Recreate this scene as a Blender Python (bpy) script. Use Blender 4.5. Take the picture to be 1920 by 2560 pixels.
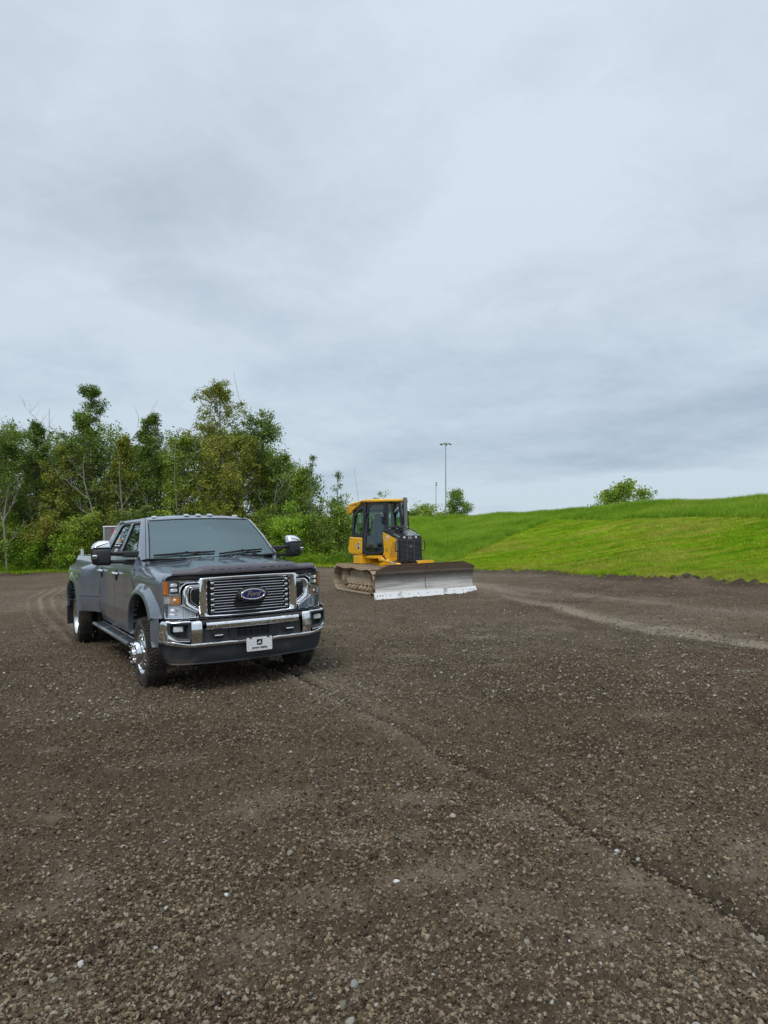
import bpy, bmesh, math, random
import numpy as np
from mathutils import Matrix, Vector, Euler

for o in list(bpy.data.objects):
    bpy.data.objects.remove(o, do_unlink=True)
SC = bpy.context.scene
COL = SC.collection
R = math.radians

# azimuth, elevation, width, height, tilt, strength (+ darker, - brighter) of the cloud banks in view
SKY_LOBES = [(-.30, .425, .33, .060, .06, .42), (-.50, .57, .09, .05, -.5, .16), (.225, .60, .07, .05, .5, .20), (.19, .345, .06, .035, 0, .14), (-.02, .39, .12, .05, .5, .18),
             (.42, .150, .26, .050, .04, .60), (.20, .115, .20, .035, .05, .18), (.36, .058, .22, .017, .04, -.85), (.20, .052, .10, .010, 0, -.45), (.08, .56, .20, .16, .2, -.28), (-.40, .55, .16, .10, .3, -.2),
             (-.19, .365, .10, .03, .1, -.12), (-.50, .24, .16, .08, 0, -.16), (.12, .42, .16, .05, .3, -.18), (-.05, .70, .25, .03, 0, .18), (-.35, .30, .25, .03, 0, .10)]

# ------------------------------------------------------------------ camera, sky, sun, exposure
CAM_H = 1.75424
PITCH = 0.0281555
cam_data = bpy.data.cameras.new("camera")
cam_data.sensor_fit = 'VERTICAL'
cam_data.sensor_height = 24.0
cam_data.lens = 24.0 * 1726.24 / 2560.0
cam_data.clip_start = 0.05
cam_data.clip_end = 8000
cam = bpy.data.objects.new("camera", cam_data)
cam.location = (0, 0, CAM_H)
cam.rotation_euler = (math.pi / 2 + PITCH, 0, 0)
COL.objects.link(cam)
SC.camera = cam

SC.view_settings.view_transform = 'Standard'
SC.view_settings.look = 'None'
SC.view_settings.exposure = 0.0
SC.view_settings.gamma = 1.0
SC.view_settings.use_curve_mapping = False

SUN_EL, SUN_AZ = R(52), R(200)      # azimuth clockwise from +Y; the sun is high, behind the camera, veiled by cloud
sun_data = bpy.data.lights.new("sun", 'SUN')
sun_data.energy = 1.5
sun_data.angle = R(22)
sun_data.color = (1.0, 0.96, 0.9)
sun = bpy.data.objects.new("sun", sun_data)
sd = Vector((math.sin(SUN_AZ) * math.cos(SUN_EL), math.cos(SUN_AZ) * math.cos(SUN_EL), math.sin(SUN_EL)))
sun.rotation_euler = sd.to_track_quat('Z', 'Y').to_euler()
sun.location = sd * 60
COL.objects.link(sun)

class NT:
    """tiny node-tree helper"""
    def __init__(s, tree):
        s.t = tree
    def n(s, kind, **kw):
        nd = s.t.nodes.new(kind)
        ins = kw.pop('ins', {})
        for k, v in kw.items():
            setattr(nd, k, v)
        for k, v in ins.items():
            s.put(nd.inputs[k], v)
        return nd
    def put(s, sock, v):
        if isinstance(v, bpy.types.NodeSocket):
            s.t.links.new(v, sock)
        elif isinstance(v, bpy.types.Node):
            s.t.links.new(v.outputs[0], sock)
        else:
            if sock.type == 'RGBA' and len(v) == 3:
                v = (*v, 1)
            sock.default_value = v
    def math(s, op, a, b=0.0, c=0.0, clamp=False):
        nd = s.n('ShaderNodeMath', operation=op, use_clamp=clamp)
        s.put(nd.inputs[0], a); s.put(nd.inputs[1], b); s.put(nd.inputs[2], c)
        return nd.outputs[0]
    def mix(s, f, a, b, blend='MIX'):
        nd = s.n('ShaderNodeMix', data_type='RGBA', blend_type=blend)
        s.put(nd.inputs[0], f); s.put(nd.inputs[6], a); s.put(nd.inputs[7], b)
        return nd.outputs[2]
    def noise(s, vec, scale, detail=4, rough=0.55, dist=0.0):
        nd = s.n('ShaderNodeTexNoise', ins={'Scale': scale, 'Detail': detail, 'Roughness': rough, 'Distortion': dist})
        if vec is not None:
            s.put(nd.inputs['Vector'], vec)
        return nd.outputs['Fac']
    def ramp(s, f, stops, interp='LINEAR'):
        nd = s.n('ShaderNodeValToRGB')
        cr = nd.color_ramp
        cr.interpolation = interp
        while len(cr.elements) < len(stops):
            cr.elements.new(0.5)
        for e, (p, c) in zip(cr.elements, stops):
            e.position = p
            e.color = (*c, 1) if len(c) == 3 else c
        s.put(nd.inputs[0], f)
        return nd.outputs[0]
    def maprange(s, v, a, b, c, d, smooth=True):
        nd = s.n('ShaderNodeMapRange', interpolation_type='SMOOTHSTEP' if smooth else 'LINEAR')
        s.put(nd.inputs[0], v)
        for i, q in enumerate((a, b, c, d)):
            nd.inputs[1 + i].default_value = q
        return nd.outputs[0]

world = bpy.data.worlds.new("World")
SC.world = world
world.use_nodes = True
wt = world.node_tree
wt.nodes.clear()
w = NT(wt)
tc = w.n('ShaderNodeTexCoord').outputs['Generated']
sep = w.n('ShaderNodeSeparateXYZ', ins={0: tc})
dx, dy, dz = sep.outputs
zc = w.math('MAXIMUM', dz, 0.0)
den = w.math('ADD', zc, 0.16)
px = w.math('DIVIDE', dx, den)
py = w.math('DIVIDE', dy, den)
cv = w.n('ShaderNodeCombineXYZ', ins={0: px, 1: py, 2: 0.0}).outputs[0]
rotn = w.n('ShaderNodeMapping', ins={0: cv, 'Rotation': (0, 0, R(-28)), 'Scale': (1.15, 1.1, 1.0), 'Location': (2.3, 0.4, 0)}).outputs[0]
n1 = w.noise(rotn, 0.85, 5, 0.48, 0.35)
n2 = w.noise(rotn, 2.6, 6, 0.56, 0.6)
n3 = w.noise(rotn, 7.5, 6, 0.6, 1.2)
az = w.math('ARCTAN2', dx, dy)                       # radians, 0 ahead
el = w.math('ARCSINE', dz)
def lobe(a0, e0, sa, se, rot=0.0):
    """one soft cloud bank at an azimuth / elevation"""
    a = w.math('SUBTRACT', az, a0); e = w.math('SUBTRACT', el, e0)
    c, s_ = math.cos(rot), math.sin(rot)
    a2 = w.math('ADD', w.math('MULTIPLY', a, c / sa), w.math('MULTIPLY', e, s_ / sa))
    e2 = w.math('ADD', w.math('MULTIPLY', e, c / se), w.math('MULTIPLY', a, -s_ / se))
    q = w.math('ADD', w.math('MULTIPLY', a2, a2), w.math('MULTIPLY', e2, e2))
    return w.math('POWER', 2.718, w.math('MULTIPLY', q, -1.0))
dark = w.maprange(n1, 0.36, 0.68, 0.0, 1.0)
dark = w.math('ADD', w.math('MULTIPLY', dark, 0.52), w.math('MULTIPLY', w.math('SUBTRACT', n2, 0.5), 0.85))
dark = w.math('ADD', dark, w.math('MULTIPLY', w.math('SUBTRACT', n3, 0.5), 0.42))
for (a0, e0, sa, se, rt, k) in SKY_LOBES:
    dark = w.math('ADD', dark, w.math('MULTIPLY', lobe(a0, e0, sa, se, rt), k * 1.2))
dark = w.math('ADD', dark, 0.0, clamp=True)
hor = w.maprange(el, 0.0, 0.55, 1.0, 0.0)
bright = w.mix(hor, (0.715, 0.80, 0.91), (0.60, 0.71, 0.805))
shade = w.mix(hor, (0.50, 0.585, 0.675), (0.40, 0.50, 0.615))
cloud = w.mix(dark, bright, shade)
zen = w.maprange(el, 0.62, 1.35, 1.0, 1.75)            # an overcast sky grows brighter towards the zenith
v3 = w.n('ShaderNodeVectorMath', operation='SCALE', ins={0: cloud}); w.put(v3.inputs['Scale'], zen); cloud = v3.outputs[0]
nish = w.n('ShaderNodeTexSky', sky_type='NISHITA', sun_disc=False, sun_elevation=SUN_EL, sun_rotation=SUN_AZ)
bg1 = w.n('ShaderNodeBackground', ins={0: nish.outputs[0], 1: 0.08})
bg2 = w.n('ShaderNodeBackground', ins={0: cloud, 1: 1.0})
mx = w.n('ShaderNodeMixShader', ins={0: 0.93, 1: bg1.outputs[0], 2: bg2.outputs[0]})
w.n('ShaderNodeOutputWorld', ins={0: mx.outputs[0]})

# ------------------------------------------------------------------ frames
ROLL = 0.0279837
_cp, _sp, _cr, _sr = math.cos(PITCH), math.sin(PITCH), math.cos(ROLL), math.sin(ROLL)
f0 = Vector((0, _cp, _sp)); u0 = Vector((0, -_sp, _cp)); r0 = Vector((1, 0, 0))
r1 = _cr * r0 - _sr * u0; u1 = _sr * r0 + _cr * u0
A0 = Matrix((r0, u0, f0)).transposed(); A1 = Matrix((r1, u1, f0))
ROT = (A0 @ A1).to_4x4()
CAMT = Matrix.Translation((0, 0, CAM_H))
PAD = CAMT @ ROT @ CAMT.inverted()                   # the graded pad drains about 1.6 degrees to the left
PN = (ROT @ Vector((0, 0, 1))); P0 = PAD @ Vector((0, 0, 0))
def plane_z(x, y):
    return P0.z - (PN.x * (x - P0.x) + PN.y * (y - P0.y)) / PN.z

# ------------------------------------------------------------------ noise (numpy)
def _h(ix, iy, s):
    n = (ix.astype(np.int64) * 374761393 + iy.astype(np.int64) * 668265263 + s * 1274126177) & 0xFFFFFFFF
    n = ((n ^ (n >> 13)) * 1274126177) & 0xFFFFFFFF
    n = ((n ^ (n >> 16)) * 2246822519) & 0xFFFFFFFF
    return ((n ^ (n >> 15)) & 0xFFFFFF) / float(0xFFFFFF)
def vnoise(x, y, s=0):
    ix = np.floor(x); iy = np.floor(y); fx = x - ix; fy = y - iy
    fx = fx * fx * (3 - 2 * fx); fy = fy * fy * (3 - 2 * fy)
    a = _h(ix, iy, s); b = _h(ix + 1, iy, s); c = _h(ix, iy + 1, s); d = _h(ix + 1, iy + 1, s)
    return (a * (1 - fx) + b * fx) * (1 - fy) + (c * (1 - fx) + d * fx) * fy
def fbm(x, y, f, oct=4, s=0, g=0.5):
    r = 0; a = 1; t = 0
    for i in range(oct):
        r = r + a * (vnoise(x * f + 17.3 * i, y * f - 9.1 * i, s + i) - 0.5); t += a; a *= g; f *= 2.03
    return r / t
def clods(x, y, cell, s, rmin=0.25, rmax=0.75):
    """rounded lumps: one per cell, random radius, returns height in units of cell"""
    X = x / cell; Y = y / cell; ix = np.floor(X); iy = np.floor(Y)
    best = np.zeros_like(X)
    for i in (-1, 0, 1):
        for j in (-1, 0, 1):
            cx = ix + i; cy = iy + j
            ox = cx + _h(cx, cy, s); oy = cy + _h(cx, cy, s + 1)
            rr = rmin + (rmax - rmin) * _h(cx, cy, s + 2) ** 2
            d2 = (X - ox) ** 2 + (Y - oy) ** 2
            best = np.maximum(best, np.sqrt(np.maximum(0, rr * rr - d2)))
    return best
def sstep(a, b, x):
    t = np.clip((x - a) / (b - a), 0, 1); return t * t * (3 - 2 * t)
def pl_dist(x, y, pts):
    """distance to a polyline (unsigned) and the side sign"""
    best = np.full(np.shape(x), 1e9); sg = np.zeros(np.shape(x))
    for (ax, ay), (bx, by) in zip(pts[:-1], pts[1:]):
        vx, vy = bx - ax, by - ay; L = vx * vx + vy * vy
        t = np.clip(((x - ax) * vx + (y - ay) * vy) / L, 0, 1)
        qx = x - ax - t * vx; qy = y - ay - t * vy
        d = np.sqrt(qx * qx + qy * qy)
        m = d < best
        best = np.where(m, d, best); sg = np.where(m, np.sign(vx * qy - vy * qx), sg)
    return best, sg

# ------------------------------------------------------------------ object helpers
def tag(o, label=None, cat=None, group=None, kind=None):
    if label: o['label'] = label
    if cat: o['category'] = cat
    if group: o['group'] = group
    if kind: o['kind'] = kind
    return o
def link(o, parent=None):
    COL.objects.link(o)
    if parent is not None: o.parent = parent
    return o
def empty(name, label, cat, M=None, group=None):
    o = bpy.data.objects.new(name, None); o.empty_display_size = 0.3
    link(o)
    if M is not None: o.matrix_world = M
    return tag(o, label, cat, group)
def npmesh(name, V, F, mats, parent=None, smooth=False, mi=None):
    me = bpy.data.meshes.new(name)
    V = np.asarray(V, dtype=np.float32); F = np.asarray(F, dtype=np.int32)
    k = F.shape[1]
    me.vertices.add(len(V)); me.vertices.foreach_set('co', V.ravel())
    me.loops.add(F.size); me.loops.foreach_set('vertex_index', F.ravel())
    me.polygons.add(len(F)); me.polygons.foreach_set('loop_start', np.arange(0, F.size, k, dtype=np.int32))
    try: me.polygons.foreach_set('loop_total', np.full(len(F), k, dtype=np.int32))
    except Exception: pass
    if smooth: me.polygons.foreach_set('use_smooth', np.ones(len(F), dtype=bool))
    for m in (mats if isinstance(mats, (list, tuple)) else [mats]): me.materials.append(m)
    if mi is not None: me.polygons.foreach_set('material_index', np.asarray(mi, dtype=np.int32))
    me.update(calc_edges=True)
    o = bpy.data.objects.new(name, me)
    return link(o, parent)
def fattr(o, name, vals):
    a = o.data.attributes.new(name, 'FLOAT', 'POINT'); a.data.foreach_set('value', np.asarray(vals, dtype=np.float32).ravel())

class G:
    """collects shapes, builds them as ONE mesh object"""
    def __init__(s): s.v = []; s.f = []
    def add(s, vs, fs):
        o = len(s.v); s.v += [tuple(p) for p in vs]; s.f += [[i + o for i in q] for q in fs]; return s
    def grid(s, P, cu=False, cv=False):
        n, m = len(P), len(P[0]); fs = []
        for i in range(n if cu else n - 1):
            for j in range(m if cv else m - 1):
                a = (i % n) * m + j % m; b = ((i + 1) % n) * m + j % m
                c = ((i + 1) % n) * m + (j + 1) % m; d = (i % n) * m + (j + 1) % m
                fs.append([a, b, c, d])
        return s.add([p for r in P for p in r], fs)
    def loft(s, rings, cap=True):
        m = len(rings[0]); s.grid(rings, cv=True)
        if cap:
            s.add(rings[0], [list(range(m))]); s.add(rings[-1], [list(range(m))[::-1]])
        return s
    def box(s, c, d, bev=0.0, rot=None):
        hx, hy, hz = d[0] / 2, d[1] / 2, d[2] / 2
        T = (rot.to_matrix() if isinstance(rot, Euler) else rot) if rot is not None else None
        def tr(p):
            p = Vector(p)
            if T is not None: p = T @ p
            return (p.x + c[0], p.y + c[1], p.z + c[2])
        if bev <= 0:
            vs = [(x * hx, y * hy, z * hz) for x in (-1, 1) for y in (-1, 1) for z in (-1, 1)]
            return s.add([tr(p) for p in vs], [[0, 1, 3, 2], [4, 6, 7, 5], [0, 4, 5, 1], [2, 3, 7, 6], [0, 2, 6, 4], [1, 5, 7, 3]])
        b = min(bev, hx * .98, hy * .98, hz * .98); vs = []; idx = {}
        for x in (-1, 1):
            for y in (-1, 1):
                for z in (-1, 1):
                    for a in range(3):
                        p = [x * (hx - b), y * (hy - b), z * (hz - b)]
                        p[a] = (x * hx, y * hy, z * hz)[a]
                        idx[(x, y, z, a)] = len(vs); vs.append(tr(p))
        fs = []
        for a in range(3):
            for q in (-1, 1):
                o = [(-1, -1), (1, -1), (1, 1), (-1, 1)]; f = []
                for (m, n) in o:
                    k = [m, n]; k.insert(a, q); f.append(idx[(*k, a)])
                fs.append(f)
        for a in range(3):
            b1, b2 = [i for i in range(3) if i != a]
            for m in (-1, 1):
                for n in (-1, 1):
                    def K(q, ax):
                        k = [0, 0, 0]; k[a] = q; k[b1] = m; k[b2] = n; return idx[(*k, ax)]
                    fs.append([K(-1, b1), K(1, b1), K(1, b2), K(-1, b2)])
        for x in (-1, 1):
            for y in (-1, 1):
                for z in (-1, 1):
                    fs.append([idx[(x, y, z, a)] for a in range(3)])
        return s.add(vs, fs)
    def tube(s, pts, rad, n=8, cap=True):
        pts = [Vector(p) for p in pts]
        if not hasattr(rad, '__len__'): rad = [rad] * len(pts)
        rings = []; up = None
        for i, p in enumerate(pts):
            d = (pts[min(i + 1, len(pts) - 1)] - pts[max(i - 1, 0)]).normalized()
            if up is None: up = Vector((0, 0, 1)) if abs(d.z) < .9 else Vector((1, 0, 0))
            a = d.cross(up).normalized(); b = a.cross(d).normalized(); up = b
            rings.append([p + (a * math.cos(t) + b * math.sin(t)) * rad[i] for t in [2 * math.pi * k / n for k in range(n)]])
        return s.loft(rings, cap)
    def cyl(s, p0, p1, r, r2=None, n=16, cap=True):
        return s.tube([p0, p1], [r, r if r2 is None else r2], n, cap)
    def lathe(s, prof, c, ax, n=32):
        """prof = [(radius, offset along axis)]"""
        ax = Vector(ax).normalized(); up = Vector((0, 0, 1)) if abs(ax.z) < .9 else Vector((1, 0, 0))
        a = ax.cross(up).normalized(); b = a.cross(ax); c = Vector(c)
        P = [[c + ax * o + (a * math.cos(t) + b * math.sin(t)) * r for (r, o) in prof] for t in [2 * math.pi * k / n for k in range(n)]]
        return s.grid(P, cu=True)
    def prism(s, poly, axis, a0, a1, bev=0.0):
        """poly: 2-D outline in the plane normal to axis; bev chamfers the a1 end"""
        def P(q, a):
            q = list(q); q.insert('xyz'.index(axis), a); return tuple(q)
        n = len(poly); rings = [[P(q, a0) for q in poly]]
        if bev > 0:
            sg = 1 if a1 > a0 else -1
            rings.append([P(q, a1 - sg * bev) for q in poly]); rings.append([P(q, a1) for q in inset(poly, bev)])
        else: rings.append([P(q, a1) for q in poly])
        return s.loft(rings)
    def ring(s, outer, inner, axis, a0, a1, ch=0.0):
        """frame between two outlines with the same number of points"""
        def P(q, a):
            q = list(q); q.insert('xyz'.index(axis), a); return tuple(q)
        sg = 1 if a1 > a0 else -1
        L = [[P(q, a0) for q in outer], [P(q, a1 - sg * ch) for q in outer]]
        if ch > 0:
            L.append([P([o[k] + (i[k] - o[k]) * .3 for k in (0, 1)], a1) for o, i in zip(outer, inner)])
            L.append([P([o[k] + (i[k] - o[k]) * .75 for k in (0, 1)], a1) for o, i in zip(outer, inner)])
        L += [[P(q, a1 - sg * ch) for q in inner], [P(q, a0) for q in inner]]
        return s.grid(L, cu=True, cv=True)
    def mirror(s):
        n = len(s.v); s.v += [(-x, y, z) for x, y, z in s.v]; s.f += [[i + n for i in q][::-1] for q in s.f]; return s
    def xf(s, M):
        s.v = [tuple(M @ Vector(p)) for p in s.v]; return s
    def build(s, name, mat, parent=None, smooth=True, angle=35, recalc=True, label=None):
        me = bpy.data.meshes.new(name); me.from_pydata([tuple(p) for p in s.v], [], s.f)
        if recalc:
            bm = bmesh.new(); bm.from_mesh(me)
            bmesh.ops.remove_doubles(bm, verts=bm.verts, dist=1e-5)
            bmesh.ops.recalc_face_normals(bm, faces=bm.faces); bm.to_mesh(me); bm.free()
        me.materials.append(mat)
        if smooth:
            me.polygons.foreach_set('use_smooth', [True] * len(me.polygons))
            me.set_sharp_from_angle(angle=R(angle))
        me.update()
        o = link(bpy.data.objects.new(name, me), parent)
        if label: o['label'] = label
        return o
def inset(poly, d):
    """shrink an outline by d (simple, for mild shapes)"""
    n = len(poly); ar = sum(poly[i][0] * poly[(i + 1) % n][1] - poly[(i + 1) % n][0] * poly[i][1] for i in range(n))
    sg = 1 if ar > 0 else -1; out = []
    for i in range(n):
        p0, p1, p2 = poly[i - 1], poly[i], poly[(i + 1) % n]
        def nr(a, b):
            dx, dy = b[0] - a[0], b[1] - a[1]; L = math.hypot(dx, dy) or 1e-9; return (-dy / L * sg, dx / L * sg)
        n1, n2 = nr(p0, p1), nr(p1, p2); m = (n1[0] + n2[0], n1[1] + n2[1]); L2 = (m[0] ** 2 + m[1] ** 2) / 2 or 1e-9
        L2 = max(L2, .35)
        out.append((p1[0] + m[0] / L2 * d, p1[1] + m[1] / L2 * d))
    return out
def rrect(x0, x1, z0, z1, r, k=4):
    o = []
    for cx, cz, a in ((x1 - r, z1 - r, 0), (x0 + r, z1 - r, 90), (x0 + r, z0 + r, 180), (x1 - r, z0 + r, 270)):
        for i in range(k + 1):
            t = R(a + 90 * i / k); o.append((cx + r * math.cos(t), cz + r * math.sin(t)))
    return o
def ellipse(cx, cz, a, b, n=32):
    return [(cx + a * math.cos(2 * math.pi * i / n), cz + b * math.sin(2 * math.pi * i / n)) for i in range(n)]
def text_mesh(name, body, size, extrude, mat, parent, M, bold=0.0, shear=0.0, space=1.0, sx=1.0):
    cu = bpy.data.curves.new(name, 'FONT'); cu.body = body; cu.size = size; cu.extrude = extrude
    cu.align_x = 'CENTER'; cu.align_y = 'CENTER'; cu.offset = bold; cu.shear = shear; cu.space_character = space; cu.resolution_u = 3
    t = bpy.data.objects.new(name, cu); COL.objects.link(t)
    dg = bpy.context.evaluated_depsgraph_get(); me = bpy.data.meshes.new_from_object(t.evaluated_get(dg))
    COL.objects.unlink(t); bpy.data.objects.remove(t)
    me.transform(M @ Matrix.Diagonal((sx, 1, 1, 1))); me.materials.clear(); me.materials.append(mat)
    return link(bpy.data.objects.new(name, me), parent)

# ------------------------------------------------------------------ materials
def new_mat(name):
    m = bpy.data.materials.new(name); m.use_nodes = True; m.node_tree.nodes.clear(); return m, NT(m.node_tree)
def pbr(name, col, rough=0.5, metal=0.0, coat=0.0, spec=0.5, noise=None, bump=0.0, bscale=60, dirt=None, dirt_amt=0.5, dscale=3.0, coatr=0.05):
    m, t = new_mat(name)
    tco = t.n('ShaderNodeTexCoord').outputs['Object']
    c = col
    if noise:
        amt, sc = noise
        nf = t.noise(tco, sc, 5, 0.6)
        c = t.mix(nf, tuple(v * (1 - amt) for v in col), tuple(min(1, v * (1 + amt)) for v in col))
    rg = rough
    if dirt is not None:
        df = t.maprange(t.noise(tco, dscale, 7, 0.62), 0.62 - 0.35 * dirt_amt, 0.78 - 0.2 * dirt_amt, 0, 1)
        c = t.mix(df, c, dirt)
        rg = t.math('ADD', t.math('MULTIPLY', df, 0.8 - rough), rough)
        if metal > 0:
            metal = t.math('MULTIPLY', t.math('SUBTRACT', 1.0, df), metal)
    b = t.n('ShaderNodeBsdfPrincipled', ins={'Base Color': c, 'Roughness': rg, 'Metallic': metal})
    b.inputs['Coat Weight'].default_value = coat; b.inputs['Coat Roughness'].default_value = coatr
    b.inputs['Specular IOR Level'].default_value = spec
    if bump > 0:
        bn = t.n('ShaderNodeBump', ins={'Strength': bump, 'Distance': 0.01, 'Height': t.noise(tco, bscale, 5, 0.6)})
        t.put(b.inputs['Normal'], bn.outputs[0])
    t.n('ShaderNodeOutputMaterial', ins={0: b.outputs[0]})
    return m
def glass_mat(name, tint, refl, base, ior=1.6):
    m, t = new_mat(name)
    fr = t.n('ShaderNodeFresnel', ins={'IOR': ior}).outputs[0]
    fac = t.math('ADD', t.math('MULTIPLY', fr, 1.0), base, clamp=True)
    tr = t.n('ShaderNodeBsdfTransparent', ins={0: tint}); gl = t.n('ShaderNodeBsdfGlossy', ins={0: refl, 'Roughness': 0.02})
    mx = t.n('ShaderNodeMixShader', ins={0: fac, 1: tr.outputs[0], 2: gl.outputs[0]})
    t.n('ShaderNodeOutputMaterial', ins={0: mx.outputs[0]})
    return m

# ------------------------------------------------------------------ terrain
PI = math.pi
# edge of the graded dirt pad: azimuth (deg, clockwise from +Y) -> radius, and berm crest radius / height above its toe
TOE = [(-180, 30), (-150, 30), (-120, 34), (-90, 38), (-60, 42), (-42, 41.5), (-29, 41.1), (-26.4, 41.0), (-24.5, 40.4), (-15, 37.5), (-5.8, 33.7),
       (-3.3, 34.3), (2.6, 34.3), (5.3, 30.5), (7.4, 28.3), (12.2, 27.3), (17.3, 24.6), (20.6, 23.0), (23.1, 22.6), (26.5, 21.9), (29, 21.3), (36, 19.5),
       (50, 19), (70, 20), (90, 22), (120, 26), (150, 30), (180, 30)]
#            azimuth, crest distance along +Y, tan(elevation) of skyline
CRD = {-12: (85, .0185), -6: (78, .0190), 0: (70, .0196), 3.2: (66, .0203), 6.8: (60, .0247), 10.0: (56, .0272), 14.9: (47, .0330), 17.0: (44.5, .0374), 23.0: (40, .0468), 29.1: (34, .0559), 34: (29, .062)}
def smooth_lin(xs, ys, w=0.0):
    def f(x):
        if w == 0: return np.interp(x, xs, ys)
        return sum(k * np.interp(x + d * w, xs, ys) for d, k in ((-1, .12), (-.66, .16), (-.33, .2), (0, .04), (.33, .2), (.66, .16), (1, .12)))
    return f
toe_f = smooth_lin([a for a, _ in TOE], [b for _, b in TOE], 1.6)
_ca = sorted(CRD)
cr_r = [CRD[a][0] / math.cos(R(a)) for a in _ca]
cr_z = [CAM_H + CRD[a][1] * CRD[a][0] - .42 for a in _ca]
crR = smooth_lin([-180, -40, -16] + _ca + [50, 80, 120, 180], [70, 70, 75] + cr_r + [36, 44, 60, 70], 5.0)
crZ = smooth_lin([-180, -30, -16] + _ca + [50, 80, 120, 180], [-9, -9, 1.2] + cr_z + [3.6, 3.0, 0.0, -9], 5.0)
def grass_z(x, y):
    az = np.degrees(np.arctan2(x, y)); r = np.hypot(x, y)
    t = toe_f(az); c = crR(az); zc = crZ(az)
    zt = plane_z(x * t / np.maximum(r, 1e-6), y * t / np.maximum(r, 1e-6))
    H = np.maximum(zc - zt, 0.0)
    s = (r - t) / (c - t)
    s1 = np.clip(s, 0, 1)
    prof = s1 * (1 - .35 * (1 - s1) ** 6) ; prof = prof - .06 * s1 ** 4 * (1 - s1) * 4
    base = plane_z(x, y)
    flat = np.where(r < 60, base, zt + (base - zt) * np.exp(-(r - 60) / 60))
    hill = zt + H * prof - np.clip(s - 1, 0, 5) * .6 - .18 * H * np.clip(s - 1, 0, 1)
    k = np.clip(H / 1.0, 0, 1)
    z = hill * k + flat * (1 - k) + 0.035 * sstep(0, .5, r - t)
    z = z + fbm(x, y, .22, 3, 91) * .09 * sstep(0, 2.5, r - t) + fbm(x, y, 2.2, 3, 92) * .035
    return z
# unmown tall grass: left of the mow line on the berm and a strip along the crest
MOW = [(4.4, 0.02), (6.0, .10), (8.5, .30), (11.5, .60), (13.9, .86), (16.5, .80), (19, .78), (23.0, .76), (29.1, .70), (40, .66), (70, .7)]
mow_f = smooth_lin([a for a, _ in MOW], [b for _, b in MOW])
def tall_mask(x, y):
    az = np.degrees(np.arctan2(x, y)); r = np.hypot(x, y)
    t = toe_f(az); c = crR(az); s = (r - t) / (c - t)
    e = s - mow_f(az) + .02 * fbm(x, y, .5, 3, 7)
    berm = (az > 4.2) & (az < 90) & (e > 0)
    left = (az <= 4.2) & (az > -120) & (r - t > np.interp(az, [-60, -18, -6, 0, 4.2], [1.3, 1.6, 1.2, 1.0, .5]))
    return berm | left

# ---- dirt
RUT = [(-5.5, 15.5), (-3.6, 12.6), (-2.1, 10.11), (-1.08, 8.54), (0.08, 6.37), (0.59, 5.2), (1.0, 4.43), (1.22, 3.92), (1.53, 3.22), (1.75, 2.6), (2.0, 1.8)]
DUST1 = [(1.6, 26), (2.81, 20.9), (3.8, 14.9), (4.16, 12.3), (4.7, 10.9), (5.4, 9.3), (6.5, 7.6)]
DUST2 = [(2.2, 25), (3.41, 20.33), (5.37, 17.22), (6.5, 14.25), (7.4, 12.4), (8.6, 10.6)]
BROWN = [(1.9, 21.5), (2.7, 19.47), (3.68, 17.2), (4.2, 15.82)]
DUSTT = [(-0.95, 8.5), (-0.47, 7.5), (-0.08, 6.65), (0.17, 6.08)]
TRK = [[(-2.0, 30.0), (-6, 31.0), (-9.5, 29.6), (-10.6, 26.5), (-9.8, 22.3), (-8.0, 17.6), (-6.25, 14.3), (-5.05, 12.3)],
       [(-4, 31.8), (-9, 31.6), (-11.8, 28.5), (-12.0, 25.0), (-10.6, 21.0), (-8.6, 17.1), (-6.9, 14.2), (-5.55, 11.9)]]
PATCH = [(.26, 4.55, .16), (.35, 3.59, .18), (.59, 3.21, .15), (.08, 3.48, .12), (-.11, 2.81, .13), (-.55, 3.02, .14), (1.98, 3.76, .14), (1.88, 3.5, .12), (1.51, 3.99, .14),
         (.76, 4.26, .16), (-.14, 3.99, .15), (-1.28, 2.69, .14), (.18, 4.02, .1), (.9, 3.0, .12), (-.9, 4.4, .13), (-1.6, 3.6, .12), (-.3, 3.35, .14), (1.2, 3.45, .1)]
rs = np.random.RandomState(5)
for k in range(40): PATCH.append((rs.uniform(-6, 6), rs.uniform(3, 13), rs.uniform(.08, .2)))
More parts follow.
